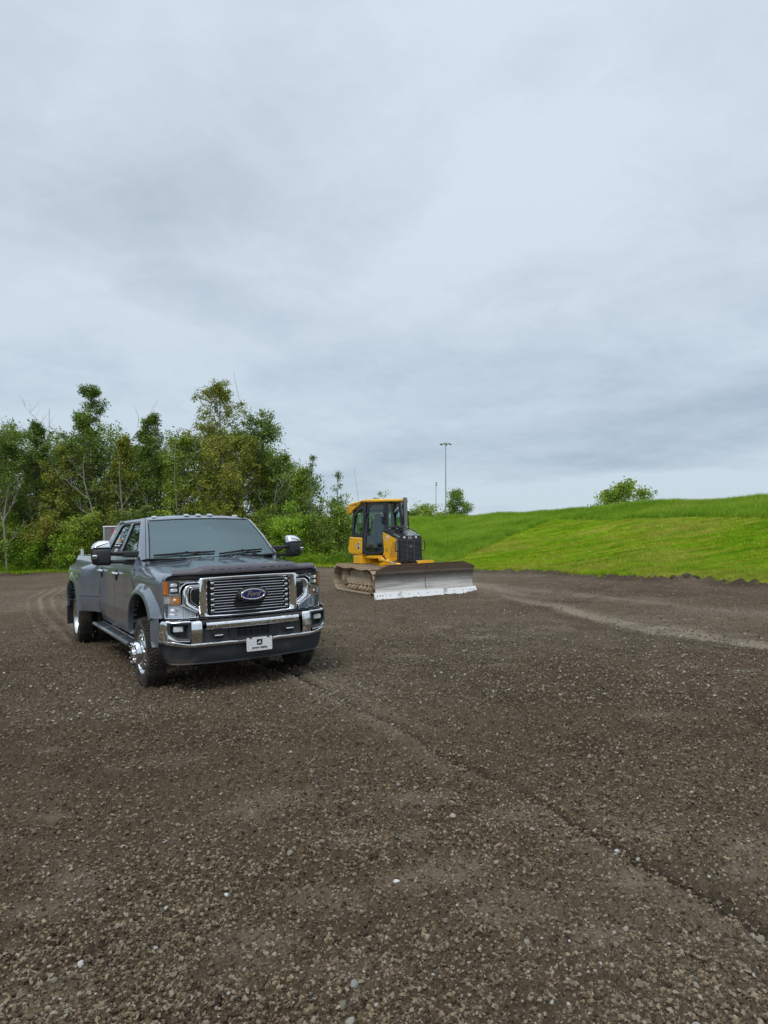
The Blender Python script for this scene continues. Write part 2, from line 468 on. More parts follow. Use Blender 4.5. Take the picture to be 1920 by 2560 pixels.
def dirt_h(x, y, cheap=False):
    """height above the pad plane, and a 0..1 dust value"""
    r = np.hypot(x, y)
    az = np.degrees(np.arctan2(x, y))
    z = fbm(x, y, .25, 4, 11) * .07 * sstep(2, 9, r) + fbm(x, y, 1.1, 3, 12) * .030
    dust = np.clip(.5 + 1.6 * fbm(x, y, .33, 5, 21), 0, 1) * .30 + .2 * np.clip(fbm(x, y, 2.5, 4, 22) * 3, 0, 1)
    wx = .06 * fbm(x, y, 1.3, 3, 24); d, sg = pl_dist(x + wx, y + wx, RUT)
    wob = .75 + .5 * vnoise(x * 3, y * 3, 23)
    z += -.034 * np.exp(-(d / .055) ** 2) * wob + .022 * np.exp(-((d - .14) / .06) ** 2) * (sg > 0) * wob + .012 * np.exp(-((d - .14) / .06) ** 2) * (sg < 0)
    smooth = np.exp(-((d - .05) / .07) ** 2) * .55 * (sg < 0)
    dust += .26 * np.exp(-((d - .15) / .09) ** 2) * (sg < 0) * sstep(.30, .6, vnoise(x * 1.6, y * 1.6, 77))
    for P, wd, am in ((DUST1, .38, 1.1), (DUST2, .45, .5), (DUSTT, .22, .28)):
        d, sg = pl_dist(x, y, P)
        wn = wd * (.75 + .6 * vnoise(x * .9, y * .9, 31))
        q = np.exp(-(d / wn) ** 2)
        dust += am * q * (.55 + .6 * vnoise(x * 2.5, y * 2.5, 32)); smooth = np.maximum(smooth, q * .6)
        z += .05 * np.exp(-((d - wn * 1.35) / .16) ** 2) * (sg < 0) * (am > .9)
    for P in TRK:
        for off in (0, .30, 1.9, 2.2):
            Q = [(a + off * .82, b + off * .45) for a, b in P]
            d, sg = pl_dist(x, y, Q)
            z += -.02 * np.exp(-(d / .09) ** 2) + .018 * np.exp(-((d - .2) / .06) ** 2)
            dust += .34 * np.exp(-((d - .16) / .05) ** 2)
    # graded ridges in front of the grass edge (dozer windrows), long across the view
    toe = toe_f(az); e = toe - r
    rg = np.sin(e * 4.1 + 2.2 * fbm(x, y, .12, 3, 41) * 6) * .5 + fbm(x * .35, y, .9, 3, 42)
    z += .045 * rg * sstep(13, 3, e) * sstep(-.2, .6, e) * sstep(12, 17, r)
    z += .10 * np.exp(-((e - .35) / .40) ** 2) * np.clip(.2 + 1.8 * vnoise(x * .55, y * .55, 43) ** 2, 0, 1) * (az > -60) * (az < 60)
    z += .11 * np.exp(-((e - .3) / .5) ** 2) * (clods(x, y, .30, 44, .1, .7) + clods(x, y, .13, 45, .1, .7)) * 1.2
    for (cx, cy, cr) in PATCH:
        d2 = ((x - cx) / (cr * 1.5)) ** 2 + ((y - cy) / cr) ** 2
        q = np.exp(-d2 ** 2 * 1.2) * (.6 + .5 * vnoise(x * 9, y * 9, 51))
        smooth = np.maximum(smooth, q * .8); dust = dust + q * .38
    rough = 1 - .85 * np.clip(smooth, 0, 1)
    rough = rough * (.85 + .6 * vnoise(x * .8, y * .8, 61))
    if not cheap:
        fade = sstep(30, 12, r)
        z += rough * (.9 * .060 * clods(x, y, .060, 71, .08, .50) + 1.1 * .032 * clods(x, y, .032, 72, .12, .70)) * (.35 + .65 * fade)
        z += rough * (fbm(x, y, 34, 3, 73) * .044 + fbm(x, y, 9, 3, 74) * .026) * (.4 + .6 * fade)
    return z, np.clip(dust, 0, 1)
def dirt_z(x, y):
    x = np.asarray(x, float); y = np.asarray(y, float)
    return plane_z(x, y) + dirt_h(x, y)[0]
def polar(angs, rads):
    A, Rr = np.meshgrid(angs, rads)                  # rows = radius
    n, m = A.shape
    i = np.arange(n - 1)[:, None] * m + np.arange(m)[None, :]
    nx = (np.arange(m) + 1) % m
    F = np.stack([i, i + m, (np.arange(n - 1)[:, None] + 1) * m + nx[None, :], np.arange(n - 1)[:, None] * m + nx[None, :]], -1).reshape(-1, 4)
    return np.sin(A) * Rr, np.cos(A) * Rr, F
fine = np.radians(np.linspace(-33, 33, 560)); rest = np.radians(np.linspace(33, 327, 74))[1:-1]
angs = np.concatenate([fine, rest])
rads = np.concatenate([np.linspace(.25, 2.15, 9)[:-1], 2.15 * (47 / 2.15) ** np.linspace(0, 1, 820)])
X, Y, F = polar(angs, rads)
Hh, D = dirt_h(X, Y)
Z = plane_z(X, Y) + Hh
az = np.degrees(np.arctan2(X, Y)); rr = np.hypot(X, Y)
Z = Z - .5 * sstep(0.3, 3.0, rr - toe_f(az)) - 1.5 * sstep(3, 12, rr - toe_f(az))
V = np.stack([X, Y, Z], -1).reshape(-1, 3)

m_dirt, t = new_mat("gravelly dirt")
tco = t.n('ShaderNodeTexCoord').outputs['Object']
dustv = t.n('ShaderNodeAttribute', attribute_name='dust').outputs['Fac']
big = t.noise(tco, .45, 5, .6)
mid = t.noise(tco, 5.0, 5, .62)
fin = t.noise(tco, 70.0, 6, .7)
base = t.ramp(fin, [(.30, (.034, .024, .013)), (.5, (.092, .066, .038)), (.70, (.20, .152, .092))])
base = t.mix(t.maprange(mid, .35, .65, 0, .55), base, t.mix(.5, base, (.082, .062, .040)))
base = t.mix(t.maprange(big, .42, .62, 0, .45), base, (.112, .082, .056))
dustc = t.ramp(fin, [(.3, (.18, .145, .10)), (.7, (.38, .32, .235))])
base = t.mix(t.math('MULTIPLY', dustv, .9, clamp=True), base, dustc)
brn = t.n('ShaderNodeAttribute', attribute_name='brown').outputs['Fac']
base = t.mix(t.math('MULTIPLY', brn, .7), base, (.090, .052, .030))
shd_dmp = t.n('ShaderNodeAttribute', attribute_name='shade_damp').outputs['Fac']  # painted shade in the rut groove and along the ledge, plus damp soil
base = t.mix(shd_dmp, base, (.020, .016, .011))
vor = t.n('ShaderNodeTexVoronoi', ins={'Scale': 42.0}); t.put(vor.inputs['Vector'], tco)
vorc = t.n('ShaderNodeSeparateColor', ins={0: vor.outputs['Color']}).outputs
speck = t.math('MULTIPLY', t.maprange(vorc[0], .84, .88, 0, 1), t.maprange(vor.outputs['Distance'], .22, .40, 1, 0))
far = t.maprange(t.n('ShaderNodeAttribute', attribute_name='dist').outputs['Fac'], 4, 11, .0, .9)
base = t.mix(t.math('MULTIPLY', speck, far), base, t.ramp(vorc[1], [(0, (.16, .14, .12)), (1, (.40, .38, .36))]))
bs = t.n('ShaderNodeBsdfPrincipled', ins={'Base Color': base, 'Roughness': .9})
bs.inputs['Specular IOR Level'].default_value = .15
hgt = t.math('ADD', t.math('MULTIPLY', fin, .7), t.math('MULTIPLY', t.noise(tco, 190, 3, .6), .35))
bn = t.n('ShaderNodeBump', ins={'Strength': 1.0, 'Distance': .022, 'Height': hgt})
t.put(bs.inputs['Normal'], bn.outputs[0])
t.n('ShaderNodeOutputMaterial', ins={0: bs.outputs[0]})
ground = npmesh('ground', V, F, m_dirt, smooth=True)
tag(ground, 'graded brown dirt and gravel pad the vehicles stand on', kind='structure')
fattr(ground, 'dust', D); fattr(ground, 'dist', rr)
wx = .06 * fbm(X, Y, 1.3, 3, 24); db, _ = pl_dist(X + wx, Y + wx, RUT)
rid = np.maximum(.9 * np.exp(-(db / .05) ** 2) * (.55 + .45 * vnoise(X * 3, Y * 3, 66)), .7 * np.exp(-((rr - toe_f(az) + .5) / .5) ** 2) * vnoise(X * .8, Y * .8, 67))  # groove shade put into the colour along the rut; dark band at pad edge
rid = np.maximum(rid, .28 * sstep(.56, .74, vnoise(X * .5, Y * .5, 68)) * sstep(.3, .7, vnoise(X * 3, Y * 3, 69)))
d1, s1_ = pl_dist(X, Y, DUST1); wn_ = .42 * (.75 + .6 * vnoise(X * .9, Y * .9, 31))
rid = np.maximum(rid, .38 * np.exp(-((d1 - wn_ * 1.5) / .12) ** 2) * (s1_ < 0) * (rr < 17))  # dark ledge line painted beside the pale strip
fattr(ground, 'shade_damp', rid)
db, _ = pl_dist(X, Y, BROWN)
fattr(ground, 'brown', np.clip(np.exp(-(db / .28) ** 2) * .75 + .35 * sstep(.5, .72, vnoise(X * .25, Y * .25, 88)), 0, .8))

# ---- grass land: berm on the right, lawn strip on the left, fields beyond
angs = np.concatenate([np.radians(np.linspace(-34, 36, 620)), np.radians(np.linspace(36, 326, 110))[1:-1]])
T = toe_f(np.degrees(((angs + PI) % (2 * PI)) - PI))
sv = np.concatenate([np.linspace(0, 1, 10)[:-1] * .5, np.linspace(.5, 70, 210)[:], 70 * (4500 / 70) ** np.linspace(0, 1, 26)[1:]])
A, S = np.meshgrid(angs, sv)
edge = .10 * fbm(np.cos(A) * 30, np.sin(A) * 30, 1.0, 4, 3) * 6 + .12 * (fbm(np.cos(A) * 30, np.sin(A) * 30, 6.0, 3, 4) * 3)
Rr = T[None, :] + S + edge * np.exp(-S / 1.2)
n_, m_ = A.shape
ii = np.arange(n_ - 1)[:, None] * m_ + np.arange(m_)[None, :]; nx = (np.arange(m_) + 1) % m_
F = np.stack([ii, ii + m_, (np.arange(n_ - 1)[:, None] + 1) * m_ + nx[None, :], np.arange(n_ - 1)[:, None] * m_ + nx[None, :]], -1).reshape(-1, 4)
X = np.sin(A) * Rr; Y = np.cos(A) * Rr
Zg = grass_z(X, Y)
azd = np.degrees(np.arctan2(X, Y))
Zg[0] = Zg[0] - .10
farm = np.clip((Rr - 200) / 400, 0, 1); Zg = Zg * (1 - farm) + (-1.0) * farm
m_grass, t = new_mat("grass turf")
tco = t.n('ShaderNodeTexCoord').outputs['Object']
def mown_col(t, vec):
    st = t.n("ShaderNodeMapping", ins={0: vec, 'Rotation': (0, 0, R(58)), 'Scale': (.16, 1.9, 1.2)}).outputs[0]
    s1 = t.noise(st, 1.1, 6, .66, .5); s2 = t.noise(st, 4.0, 4, .65); bg = t.noise(vec, .16, 4, .5)
    c = t.ramp(s1, [(.38, (.15, .28, .012)), (.47, (.26, .42, .018)), (.53, (.38, .45, .030)), (.60, (.48, .42, .095))])
    c = t.mix(t.maprange(s2, .44, .60, 0, .55), c, (.27, .46, .016))
    c = t.mix(t.maprange(s2, .46, .34, 0, .6), c, (.12, .20, .014))
    c = t.mix(t.maprange(bg, .50, .66, 0, .45), c, (.44, .40, .09))
    return c, s2
mown, s2 = mown_col(t, tco)
s3 = t.noise(tco, 14, 4, .7)
mown = t.mix(t.maprange(s3, .5, .75, 0, .4), mown, (.14, .24, .03))
tallc = t.ramp(s3, [(.3, (.12, .25, .018)), (.55, (.24, .41, .03)), (.75, (.34, .48, .045))])
tm = t.n('ShaderNodeAttribute', attribute_name='tall').outputs['Fac']
gcol = t.mix(tm, mown, tallc)
gcol = t.mix(t.n('ShaderNodeAttribute', attribute_name='offview_dark').outputs['Fac'], gcol, t.ramp(s3, [(.3, (.028, .050, .012)), (.7, (.085, .115, .035))]))  # unseen grass beside and behind the camera, darkened to dim its reflection in the truck
bs = t.n('ShaderNodeBsdfPrincipled', ins={'Base Color': gcol, 'Roughness': .8})
bs.inputs['Specular IOR Level'].default_value = .05
bn = t.n('ShaderNodeBump', ins={'Strength': 1.0, 'Distance': .06, 'Height': t.math('ADD', s3, t.math('MULTIPLY', s2, 1.5))})
t.put(bs.inputs['Normal'], bn.outputs[0])
t.n('ShaderNodeOutputMaterial', ins={0: bs.outputs[0]})
V = np.stack([X, Y, Zg], -1).reshape(-1, 3)
field = npmesh('grass_field', V, F, m_grass, smooth=True)
tag(field, 'mown green grass berm and lawn around the dirt pad', kind='structure')
fattr(field, 'tall', tall_mask(X, Y).astype(float))
fattr(field, 'offview_dark', (np.abs(azd) > 37).astype(float) * sstep(0, 2, Rr - T[None, :]))

# ------------------------------------------------------------------ scattered instances (stones, clods, grass): one object each, kind stuff
def scatter(name, pts, rot, scl, protos, mat, label, shade_rand=True):
    """protos = list of meshes; one object whose geometry nodes put them on its own points"""
    pts = np.asarray(pts, np.float32)
    me = bpy.data.meshes.new(name); me.vertices.add(len(pts)); me.vertices.foreach_set('co', pts.ravel())
    a = me.attributes.new('rot', 'FLOAT_VECTOR', 'POINT'); a.data.foreach_set('vector', np.asarray(rot, np.float32).ravel())
    a = me.attributes.new('scl', 'FLOAT_VECTOR', 'POINT'); a.data.foreach_set('vector', np.asarray(scl, np.float32).ravel())
    a = me.attributes.new('pick', 'INT', 'POINT'); a.data.foreach_set('value', (np.arange(len(pts)) * 7919 % len(protos)).astype(np.int32))
    me.update(); me.materials.append(mat)
    o = link(bpy.data.objects.new(name, me)); tag(o, label, kind='stuff')
    ng = bpy.data.node_groups.new(name, 'GeometryNodeTree')
    ng.interface.new_socket('Geometry', in_out='INPUT', socket_type='NodeSocketGeometry')
    ng.interface.new_socket('Geometry', in_out='OUTPUT', socket_type='NodeSocketGeometry')
    L = ng.links; N = ng.nodes
    gi = N.new('NodeGroupInput'); go = N.new('NodeGroupOutput')
    g2i = N.new('GeometryNodeGeometryToInstance')
    for p in reversed(protos):
        po = bpy.data.objects.new(p.name, p)
        oi = N.new('GeometryNodeObjectInfo'); oi.inputs['Object'].default_value = po
        L.new(oi.outputs['Geometry'], g2i.inputs[0])
    iop = N.new('GeometryNodeInstanceOnPoints'); iop.inputs['Pick Instance'].default_value = True
    L.new(gi.outputs[0], iop.inputs['Points']); L.new(g2i.outputs[0], iop.inputs['Instance'])
    for an, typ, sock in (('pick', 'INT', 'Instance Index'), ('rot', 'FLOAT_VECTOR', 'Rotation'), ('scl', 'FLOAT_VECTOR', 'Scale')):
        na = N.new('GeometryNodeInputNamedAttribute'); na.data_type = typ; na.inputs['Name'].default_value = an
        out = [s for s in na.outputs if s.enabled and s.name == 'Attribute'][0]
        if sock == 'Rotation':
            er = N.new('FunctionNodeEulerToRotation'); L.new(out, er.inputs[0]); out = er.outputs[0]
        L.new(out, iop.inputs[sock])
    L.new(iop.outputs[0], go.inputs[0])
    md = o.modifiers.new('scatter', 'NODES'); md.node_group = ng
    return o
def stone_mesh(name, seed, mat, flat=.7, rough=.25):
    r = random.Random(seed); bm = bmesh.new(); bmesh.ops.create_icosphere(bm, subdivisions=2, radius=.5)
    k = [Vector((r.uniform(-1, 1), r.uniform(-1, 1), r.uniform(-1, 1))).normalized() for _ in range(7)]
    c = [r.uniform(.27, .46) for _ in k]
    for v in bm.verts:
        for kk, cc in zip(k, c):
            d = v.co.dot(kk)
            if d > cc: v.co -= kk * (d - cc) * .9
        v.co *= 1 + r.uniform(-rough, rough) * .25
        v.co.z *= flat
    me = bpy.data.meshes.new(name); bm.to_mesh(me); bm.free(); me.materials.append(mat); me.polygons.foreach_set('use_smooth', [True] * len(me.polygons))
    me.set_sharp_from_angle(angle=R(30)); return me
def rand_mat(name, stops, rough=.85, bump=.5, bscale=90, spec=.35, interp='LINEAR'):
    m, t = new_mat(name)
    rnd = t.n('ShaderNodeObjectInfo').outputs['Random']
    tco = t.n('ShaderNodeTexCoord').outputs['Object']
    c = t.ramp(rnd, stops, interp)
    nz = t.noise(tco, 5, 4, .7)
    c = t.mix(t.maprange(nz, .3, .7, 0, .5), c, t.mix(.4, c, (.04, .032, .022)))
    b = t.n('ShaderNodeBsdfPrincipled', ins={'Base Color': c, 'Roughness': rough}); b.inputs['Specular IOR Level'].default_value = spec
    t.n('ShaderNodeOutputMaterial', ins={0: b.outputs[0]})
    return m
m_stone = rand_mat("pebbles", [(0, (.10, .085, .062)), (.40, (.17, .15, .112)), (.70, (.24, .215, .17)), (.88, (.30, .28, .24)), (.975, (.37, .36, .33)), (1, (.54, .53, .50))])
m_clod = rand_mat("dirt clods", [(0, (.038, .028, .016)), (.30, (.108, .079, .047)), (.65, (.20, .153, .096)), (.92, (.29, .23, .152)), (1, (.36, .30, .21))])
rs = np.random.RandomState(12)
def wedge(n, r0, r1, half=34, power=1.0):
    """points in front of the camera, density falling with distance"""
    r = r0 * (r1 / r0) ** (rs.rand(n) ** power); a = np.radians(rs.uniform(-half, half, n))
    return np.sin(a) * r, np.cos(a) * r
def put_stones(name, n, r0, r1, s0, s1, pw, mat, label, flat, sink=.2, seed=1, power=1.0, white=False):
    x, y = wedge(n, r0, r1, power=power)
    az = np.degrees(np.arctan2(x, y)); keep = np.hypot(x, y) < toe_f(az) - .1
    dens = .35 + 1.0 * sstep(.30, .62, fbm(x, y, .6, 3, 200 + seed) + .5)
    dq = np.clip(dirt_h(x, y, True)[1] * 1.2 - .25, 0, .75) if seed in (1,) else 0
    keep &= rs.rand(n) < dens * (1 - dq)
    x, y = x[keep], y[keep]
    s = s0 * (s1 / s0) ** (rs.rand(len(x)) ** pw)
    z = dirt_z(x, y)
    if n > 100: z = z + s * (.5 * flat - sink)
    protos = [stone_mesh(name + '_stone', seed * 10 + k, mat, flat, 1.5 if 'clod' in name else .35) for k in range(9)]
    rot = np.stack([rs.uniform(-.5, .5, len(x)), rs.uniform(-.5, .5, len(x)), rs.uniform(0, 6.28, len(x))], -1)
    sc = np.stack([s * rs.uniform(.8, 1.25, len(x)), s * rs.uniform(.7, 1.0, len(x)), s * rs.uniform(.75, 1.1, len(x))], -1)
    return scatter(name, np.stack([x, y, z], -1), rot, sc, protos, mat, label)
put_stones('clods', 480000, 2.1, 17, .0050, .025, 2.5, m_clod, 'small crumbs and clods of brown soil all over the pad', .85, .2, 1)
put_stones('gravel', 34000, 2.1, 14, .005, .020, 2.4, m_stone, 'pale and grey pebbles lying loose on the brown dirt', .7, .15, 2)
put_stones('coarse_gravel', 1300, 2.2, 13, .020, .042, 2.6, m_stone, 'larger rounded stones half sunk in the dirt', .72, .12, 3)
put_stones('far_gravel', 62000, 7, 31, .011, .042, 2.4, m_stone, 'gravel stones scattered across the far part of the pad', .7, .1, 4, power=.85)

# ------------------------------------------------------------------ grass blades
def tuft_mesh(name, seed, mat, nb, h, spread, wdt, seedhead=False):
    r = np.random.RandomState(seed); V = []; F = []
    for i in range(nb):
        a = r.uniform(0, 6.28); d = spread * math.sqrt(r.rand()); bx, by = d * math.cos(a), d * math.sin(a)
        ang = r.uniform(0, 6.28); ln = r.uniform(.1, .55); hh = h * r.uniform(.55, 1.1); wx, wy = wdt * math.cos(ang + 1.57), wdt * math.sin(ang + 1.57)
        lx, ly = math.cos(ang) * ln * hh, math.sin(ang) * ln * hh; o = len(V)
        V += [(bx - wx, by - wy, 0), (bx + wx, by + wy, 0), (bx + wx * .7 + lx * .35, by + wy * .7 + ly * .35, hh * .6), (bx - wx * .7 + lx * .35, by - wy * .7 + ly * .35, hh * .6), (bx + lx, by + ly, hh), (bx + lx * 1.02, by + ly * 1.02, hh * .99)]
        F += [(o, o + 1, o + 2, o + 3), (o + 3, o + 2, o + 5, o + 4)]
    me = bpy.data.meshes.new(name); me.from_pydata(V, [], F); me.materials.append(mat); return me
def leaf_mat(name, cols, trans=.35, rough=.55, inst=False, spec=.4, nscale=.5):
    m, t = new_mat(name)
    if inst: rnd = t.n('ShaderNodeObjectInfo').outputs['Random']
    else: rnd = t.n('ShaderNodeNewGeometry').outputs['Random Per Island']
    pos = t.n('ShaderNodeNewGeometry').outputs['Position']
    big = t.noise(pos, nscale, 3, .5)
    f = t.math('ADD', t.math('MULTIPLY', rnd, .55), t.math('MULTIPLY', t.maprange(big, .32, .68, 0, 1), .45))
    c = t.ramp(f, cols)
    b = t.n('ShaderNodeBsdfPrincipled', ins={'Base Color': c, 'Roughness': rough}); b.inputs['Specular IOR Level'].default_value = spec
    tl = t.n('ShaderNodeBsdfTranslucent', ins={0: t.mix(.5, c, (.16, .24, .02))})
    mx = t.n('ShaderNodeMixShader', ins={0: trans, 1: b.outputs[0], 2: tl.outputs[0]})
    t.n('ShaderNodeOutputMaterial', ins={0: mx.outputs[0]})
    return m
m_tall = leaf_mat("tall grass blades", [(0, (.11, .23, .02)), (.3, (.24, .43, .035)), (.75, (.38, .55, .05)), (1, (.52, .55, .17))], .4, .6, True, .08, .25)
m_short_ = leaf_mat("mown grass blades", [(0, (.09, .18, .015)), (.4, (.17, .30, .024)), (.72, (.25, .35, .04)), (.9, (.35, .34, .11)), (1, (.44, .39, .18))], .3, .6, True, .25, .35)
m_short, t = new_mat("mown grass stubble")
c, _ = mown_col(t, t.n('ShaderNodeNewGeometry').outputs['Position'])
rn = t.n('ShaderNodeObjectInfo').outputs['Random']
hs = t.n('ShaderNodeHueSaturation', ins={'Color': c}); t.put(hs.inputs['Value'], t.maprange(rn, 0, 1, .8, 1.3)); t.put(hs.inputs['Hue'], t.maprange(rn, 0, 1, .49, .51))
b = t.n('ShaderNodeBsdfPrincipled', ins={'Base Color': hs.outputs[0], 'Roughness': .8}); b.inputs['Specular IOR Level'].default_value = .06
tl = t.n('ShaderNodeBsdfTranslucent', ins={0: hs.outputs[0]})
mx = t.n('ShaderNodeMixShader', ins={0: .3, 1: b.outputs[0], 2: tl.outputs[0]}); t.n('ShaderNodeOutputMaterial', ins={0: mx.outputs[0]})
def put_grass(name, n, az0, az1, s0, s1, tall, h0, h1, mat, label, protos, pw=1.0):
    az = rs.uniform(az0, az1, n); t_ = toe_f(az); c = crR(az)
    if s1 <= 1.5: s = s0 + (s1 - s0) * rs.rand(n) ** pw; r = t_ + s * (c - t_)
    else: r = t_ + s0 + (s1 - s0) * rs.rand(n) ** pw
    a = np.radians(az); x, y = np.sin(a) * r, np.cos(a) * r
    tm = tall_mask(x, y); k = tm if tall else ~tm
    x, y = x[k], y[k]
    z = np.where(r[k] < t_[k], dirt_z(x, y), grass_z(x, y)) - .02
    sc = rs.uniform(h0, h1, len(x)) * (.7 + .6 * vnoise(x * .45, y * .45, 5)); rot = np.stack([rs.uniform(-.2, .2, len(x)), rs.uniform(-.2, .2, len(x)), rs.uniform(0, 6.28, len(x))], -1)
    return scatter(name, np.stack([x, y, z], -1), rot, np.stack([sc, sc, sc], -1), protos, mat, label)
TT = [tuft_mesh('tall_tuft', 100 + k, m_tall, 22, .42, .20, .011) for k in range(6)]
ST = [tuft_mesh('short_tuft', 200 + k, m_short, 26, .075, .16, .008) for k in range(6)]
ET = [tuft_mesh('edge_tuft', 300 + k, m_short, 22, .14, .10, .006) for k in range(5)]
put_grass('tall_berm_grass', 44000, -9, 33, 0, 1.06, True, .55, 1.0, m_tall, 'tall unmown grass on the far berm and along its crest', TT)
put_grass('crest_grass', 7000, -6, 33, .96, 1.04, True, .6, 1.15, m_tall, 'long seeding grass stems along the skyline of the berm', TT)
put_grass('mown_berm_grass', 42000, 4.0, 33, 0.01, .9, False, .7, 1.4, m_short, 'short mown grass stubble on the near berm slope', ST, 1.6)
put_grass('edge_grass', 9500, -34, 33, -.12, 2.2, False, .7, 1.4, m_short, 'ragged grass along the edge of the dirt pad', ET, 1.2)
put_grass('edge_stragglers', 700, -34, 33, -.6, 1.6, False, .4, .9, m_short, 'single grass tufts straying from the lawn onto the dirt', ET, 1.0)
put_grass('tall_verge_grass', 15000, -34, 4.3, 1.0, 9, True, .7, 1.5, m_tall, 'tall green grass at the foot of the bushes', TT, 1.4)

# ------------------------------------------------------------------ trees
m_bark = pbr("grey brown bark", (.13, .115, .095), .9, noise=(.45, 6), bump=.5, bscale=30)
m_pale = pbr("pale poplar bark", (.27, .26, .215), .85, noise=(.4, 5), bump=.4, bscale=25)
m_twig = pbr("bare grey twig", (.17, .145, .12), .9, noise=(.3, 8))
LG = {
    'dark': leaf_mat("dark green poplar leaf", [(0, (0.049, 0.095, 0.016)), (.45, (0.147, 0.243, 0.036)), (.8, (0.253, 0.357, 0.054)), (1, (0.421, 0.459, 0.107))], .28, .42),
    'mid': leaf_mat("mid green leaf", [(0, (0.084, 0.147, 0.017)), (.45, (0.238, 0.345, 0.039)), (.8, (0.378, 0.485, 0.059)), (1, (0.534, 0.536, 0.107))], .32, .45),
    'olive': leaf_mat("olive yellow leaf", [(0, (0.120, 0.140, 0.020)), (.4, (0.253, 0.288, 0.037)), (.75, (0.393, 0.409, 0.059)), (.93, (0.505, 0.395, 0.087)), (1, (0.477, 0.217, 0.069))], .32, .5),
    'bright': leaf_mat("bright fresh green leaf", [(0, (0.120, 0.243, 0.017)), (.5, (0.281, 0.473, 0.033)), (.85, (0.407, 0.600, 0.049)), (1, (0.534, 0.600, 0.098))], .36, .5),
}
def make_tree(name, label, cat, x, y, h, w, leaf, seed, n_leaf=6000, size=.075, base=.12, prof='cone', lean=(0, 0), bark=None, clump=.26, nb=None, group=None, zoff=0, gap=0.0, stems=1, top_bias=0.0, updir=.75):
    rnd = np.random.RandomState(seed); bark = bark or m_bark
    z0 = float(grass_z(np.array([x]), np.array([y]))[0]) - .1 + zoff
    root = empty(name, label, cat, Matrix.Translation((x, y, z0)), group)
    g = G(); tips = []
    nb = nb or int(12 + h * 2.6)
    for s in range(stems):
        sw = 0 if stems == 1 else rnd.uniform(.1, .35) * w
        sa = rnd.uniform(0, 6.28); hs = h * (1 if s == 0 else rnd.uniform(.6, .95))
        tx = lean[0] + (math.cos(sa) * sw if stems > 1 else 0); ty = lean[1] + (math.sin(sa) * sw if stems > 1 else 0)
        N = 9; k1, k2 = rnd.uniform(-.25, .25, 2)
        tr = [Vector((tx * (i / N) + k1 * math.sin(i * .8) * .25, ty * (i / N) + k2 * math.sin(i * .9 + 1) * .25, hs * .97 * i / N)) for i in range(N + 1)]
        r0_ = (.028 + .0105 * h) * (1 if stems == 1 else .55)
        g.tube(tr, [max(.012, r0_ * (1 - i / N) ** .8) for i in range(N + 1)], 7)
        for b in range(nb // stems + 1):
            tt = base + (1 - base) * rnd.rand() ** (.95 - top_bias * .3)
            tt = min(tt, .985)
            i = int(tt * N); fr = tt * N - i; p = tr[i].lerp(tr[min(i + 1, N)], fr)
            u = (tt - base) / (1 - base)
            if prof == 'cone': L = min(1, (1 - u) * 1.25 + .16)
            elif prof == 'round': L = math.sqrt(max(0, 1 - (2 * u - .85) ** 2 * .85)) * .95 + .05
            elif prof == 'top': L = .55 + .50 * math.exp(-((u - .66) / .25) ** 2) - .35 * max(0, u - .85) / .15
            else: L = .75 + .25 * math.sin(u * 3)
            L *= w / 2 * rnd.uniform(.45, 1.25)
            a = rnd.uniform(0, 6.28); el_ = rnd.uniform(.25, .95) * updir
            dr = Vector((math.cos(a) * math.cos(el_), math.sin(a) * math.cos(el_), math.sin(el_)))
            q = [p]; dd = dr.copy()
            for k in range(4):
                dd = (dd + Vector((rnd.normal() * .16, rnd.normal() * .16, .10 + rnd.normal() * .1))).normalized(); q.append(q[-1] + dd * L / 4)
            rb = max(.008, r0_ * (1 - tt) * .45 + .006)
            g.tube(q, [rb * (1 - k / 4.6) for k in range(5)], 5, cap=False)
            tips += [(q[2], .6), (q[3], .9), (q[4], 1.0), (q[4], 1.0)]
            for s2 in range(4):
                st_ = q[rnd.randint(1, 4)]; d2 = (dr + Vector(rnd.normal(0, .7, 3))).normalized(); e = st_ + d2 * L * rnd.uniform(.25, .5)
                g.tube([st_, (st_ + e) / 2 + Vector((0, 0, .03)), e], [rb * .55, rb * .4, rb * .2], 4, cap=False)
                tips.append((e, .9)); tips.append(((st_ + e) / 2, .5))
    if cat == 'tree' and h > 5 and size < .2:
        for _ in range(3):
            a = rnd.uniform(0, 6.28); q0 = Vector((lean[0] + math.cos(a) * .3 * w * rnd.rand(), lean[1] + math.sin(a) * .3, h * rnd.uniform(.72, .92)))
            g.tube([q0, q0 + Vector((rnd.normal(0, .12), rnd.normal(0, .1), .6)), q0 + Vector((rnd.normal(0, .25), rnd.normal(0, .1), rnd.uniform(1.0, 1.7)))], [.012, .009, .004], 4, cap=False)
    g.build('trunk', bark, root, smooth=True, recalc=False)
    # crown: leaf-sized quads in clumps round the twig ends
    P = np.array([t[0][:] for t in tips]); Wt = np.array([t[1] for t in tips])
    if gap > 0:
        kp = rnd.rand(len(P)) > gap; P = P[kp]; Wt = Wt[kp]
    idx = rnd.choice(len(P), n_leaf, p=Wt / Wt.sum())
    cs = clump * rnd.uniform(.55, 1.25, len(P))
    gz_ = rnd.normal(0, 1, (n_leaf, 3)); gl_ = np.linalg.norm(gz_, axis=1)[:, None]; gz_ = gz_ / gl_ * np.minimum(gl_, 2.1) * .72
    C = P[idx] + gz_ * cs[idx][:, None] * np.array([1, 1, .8])
    C = C[C[:, 2] > .05]; n = len(C)
    nrm = rnd.normal(0, 1, (n, 3)); nrm[:, 2] = np.abs(nrm[:, 2]) + .25; nrm /= np.linalg.norm(nrm, axis=1)[:, None]
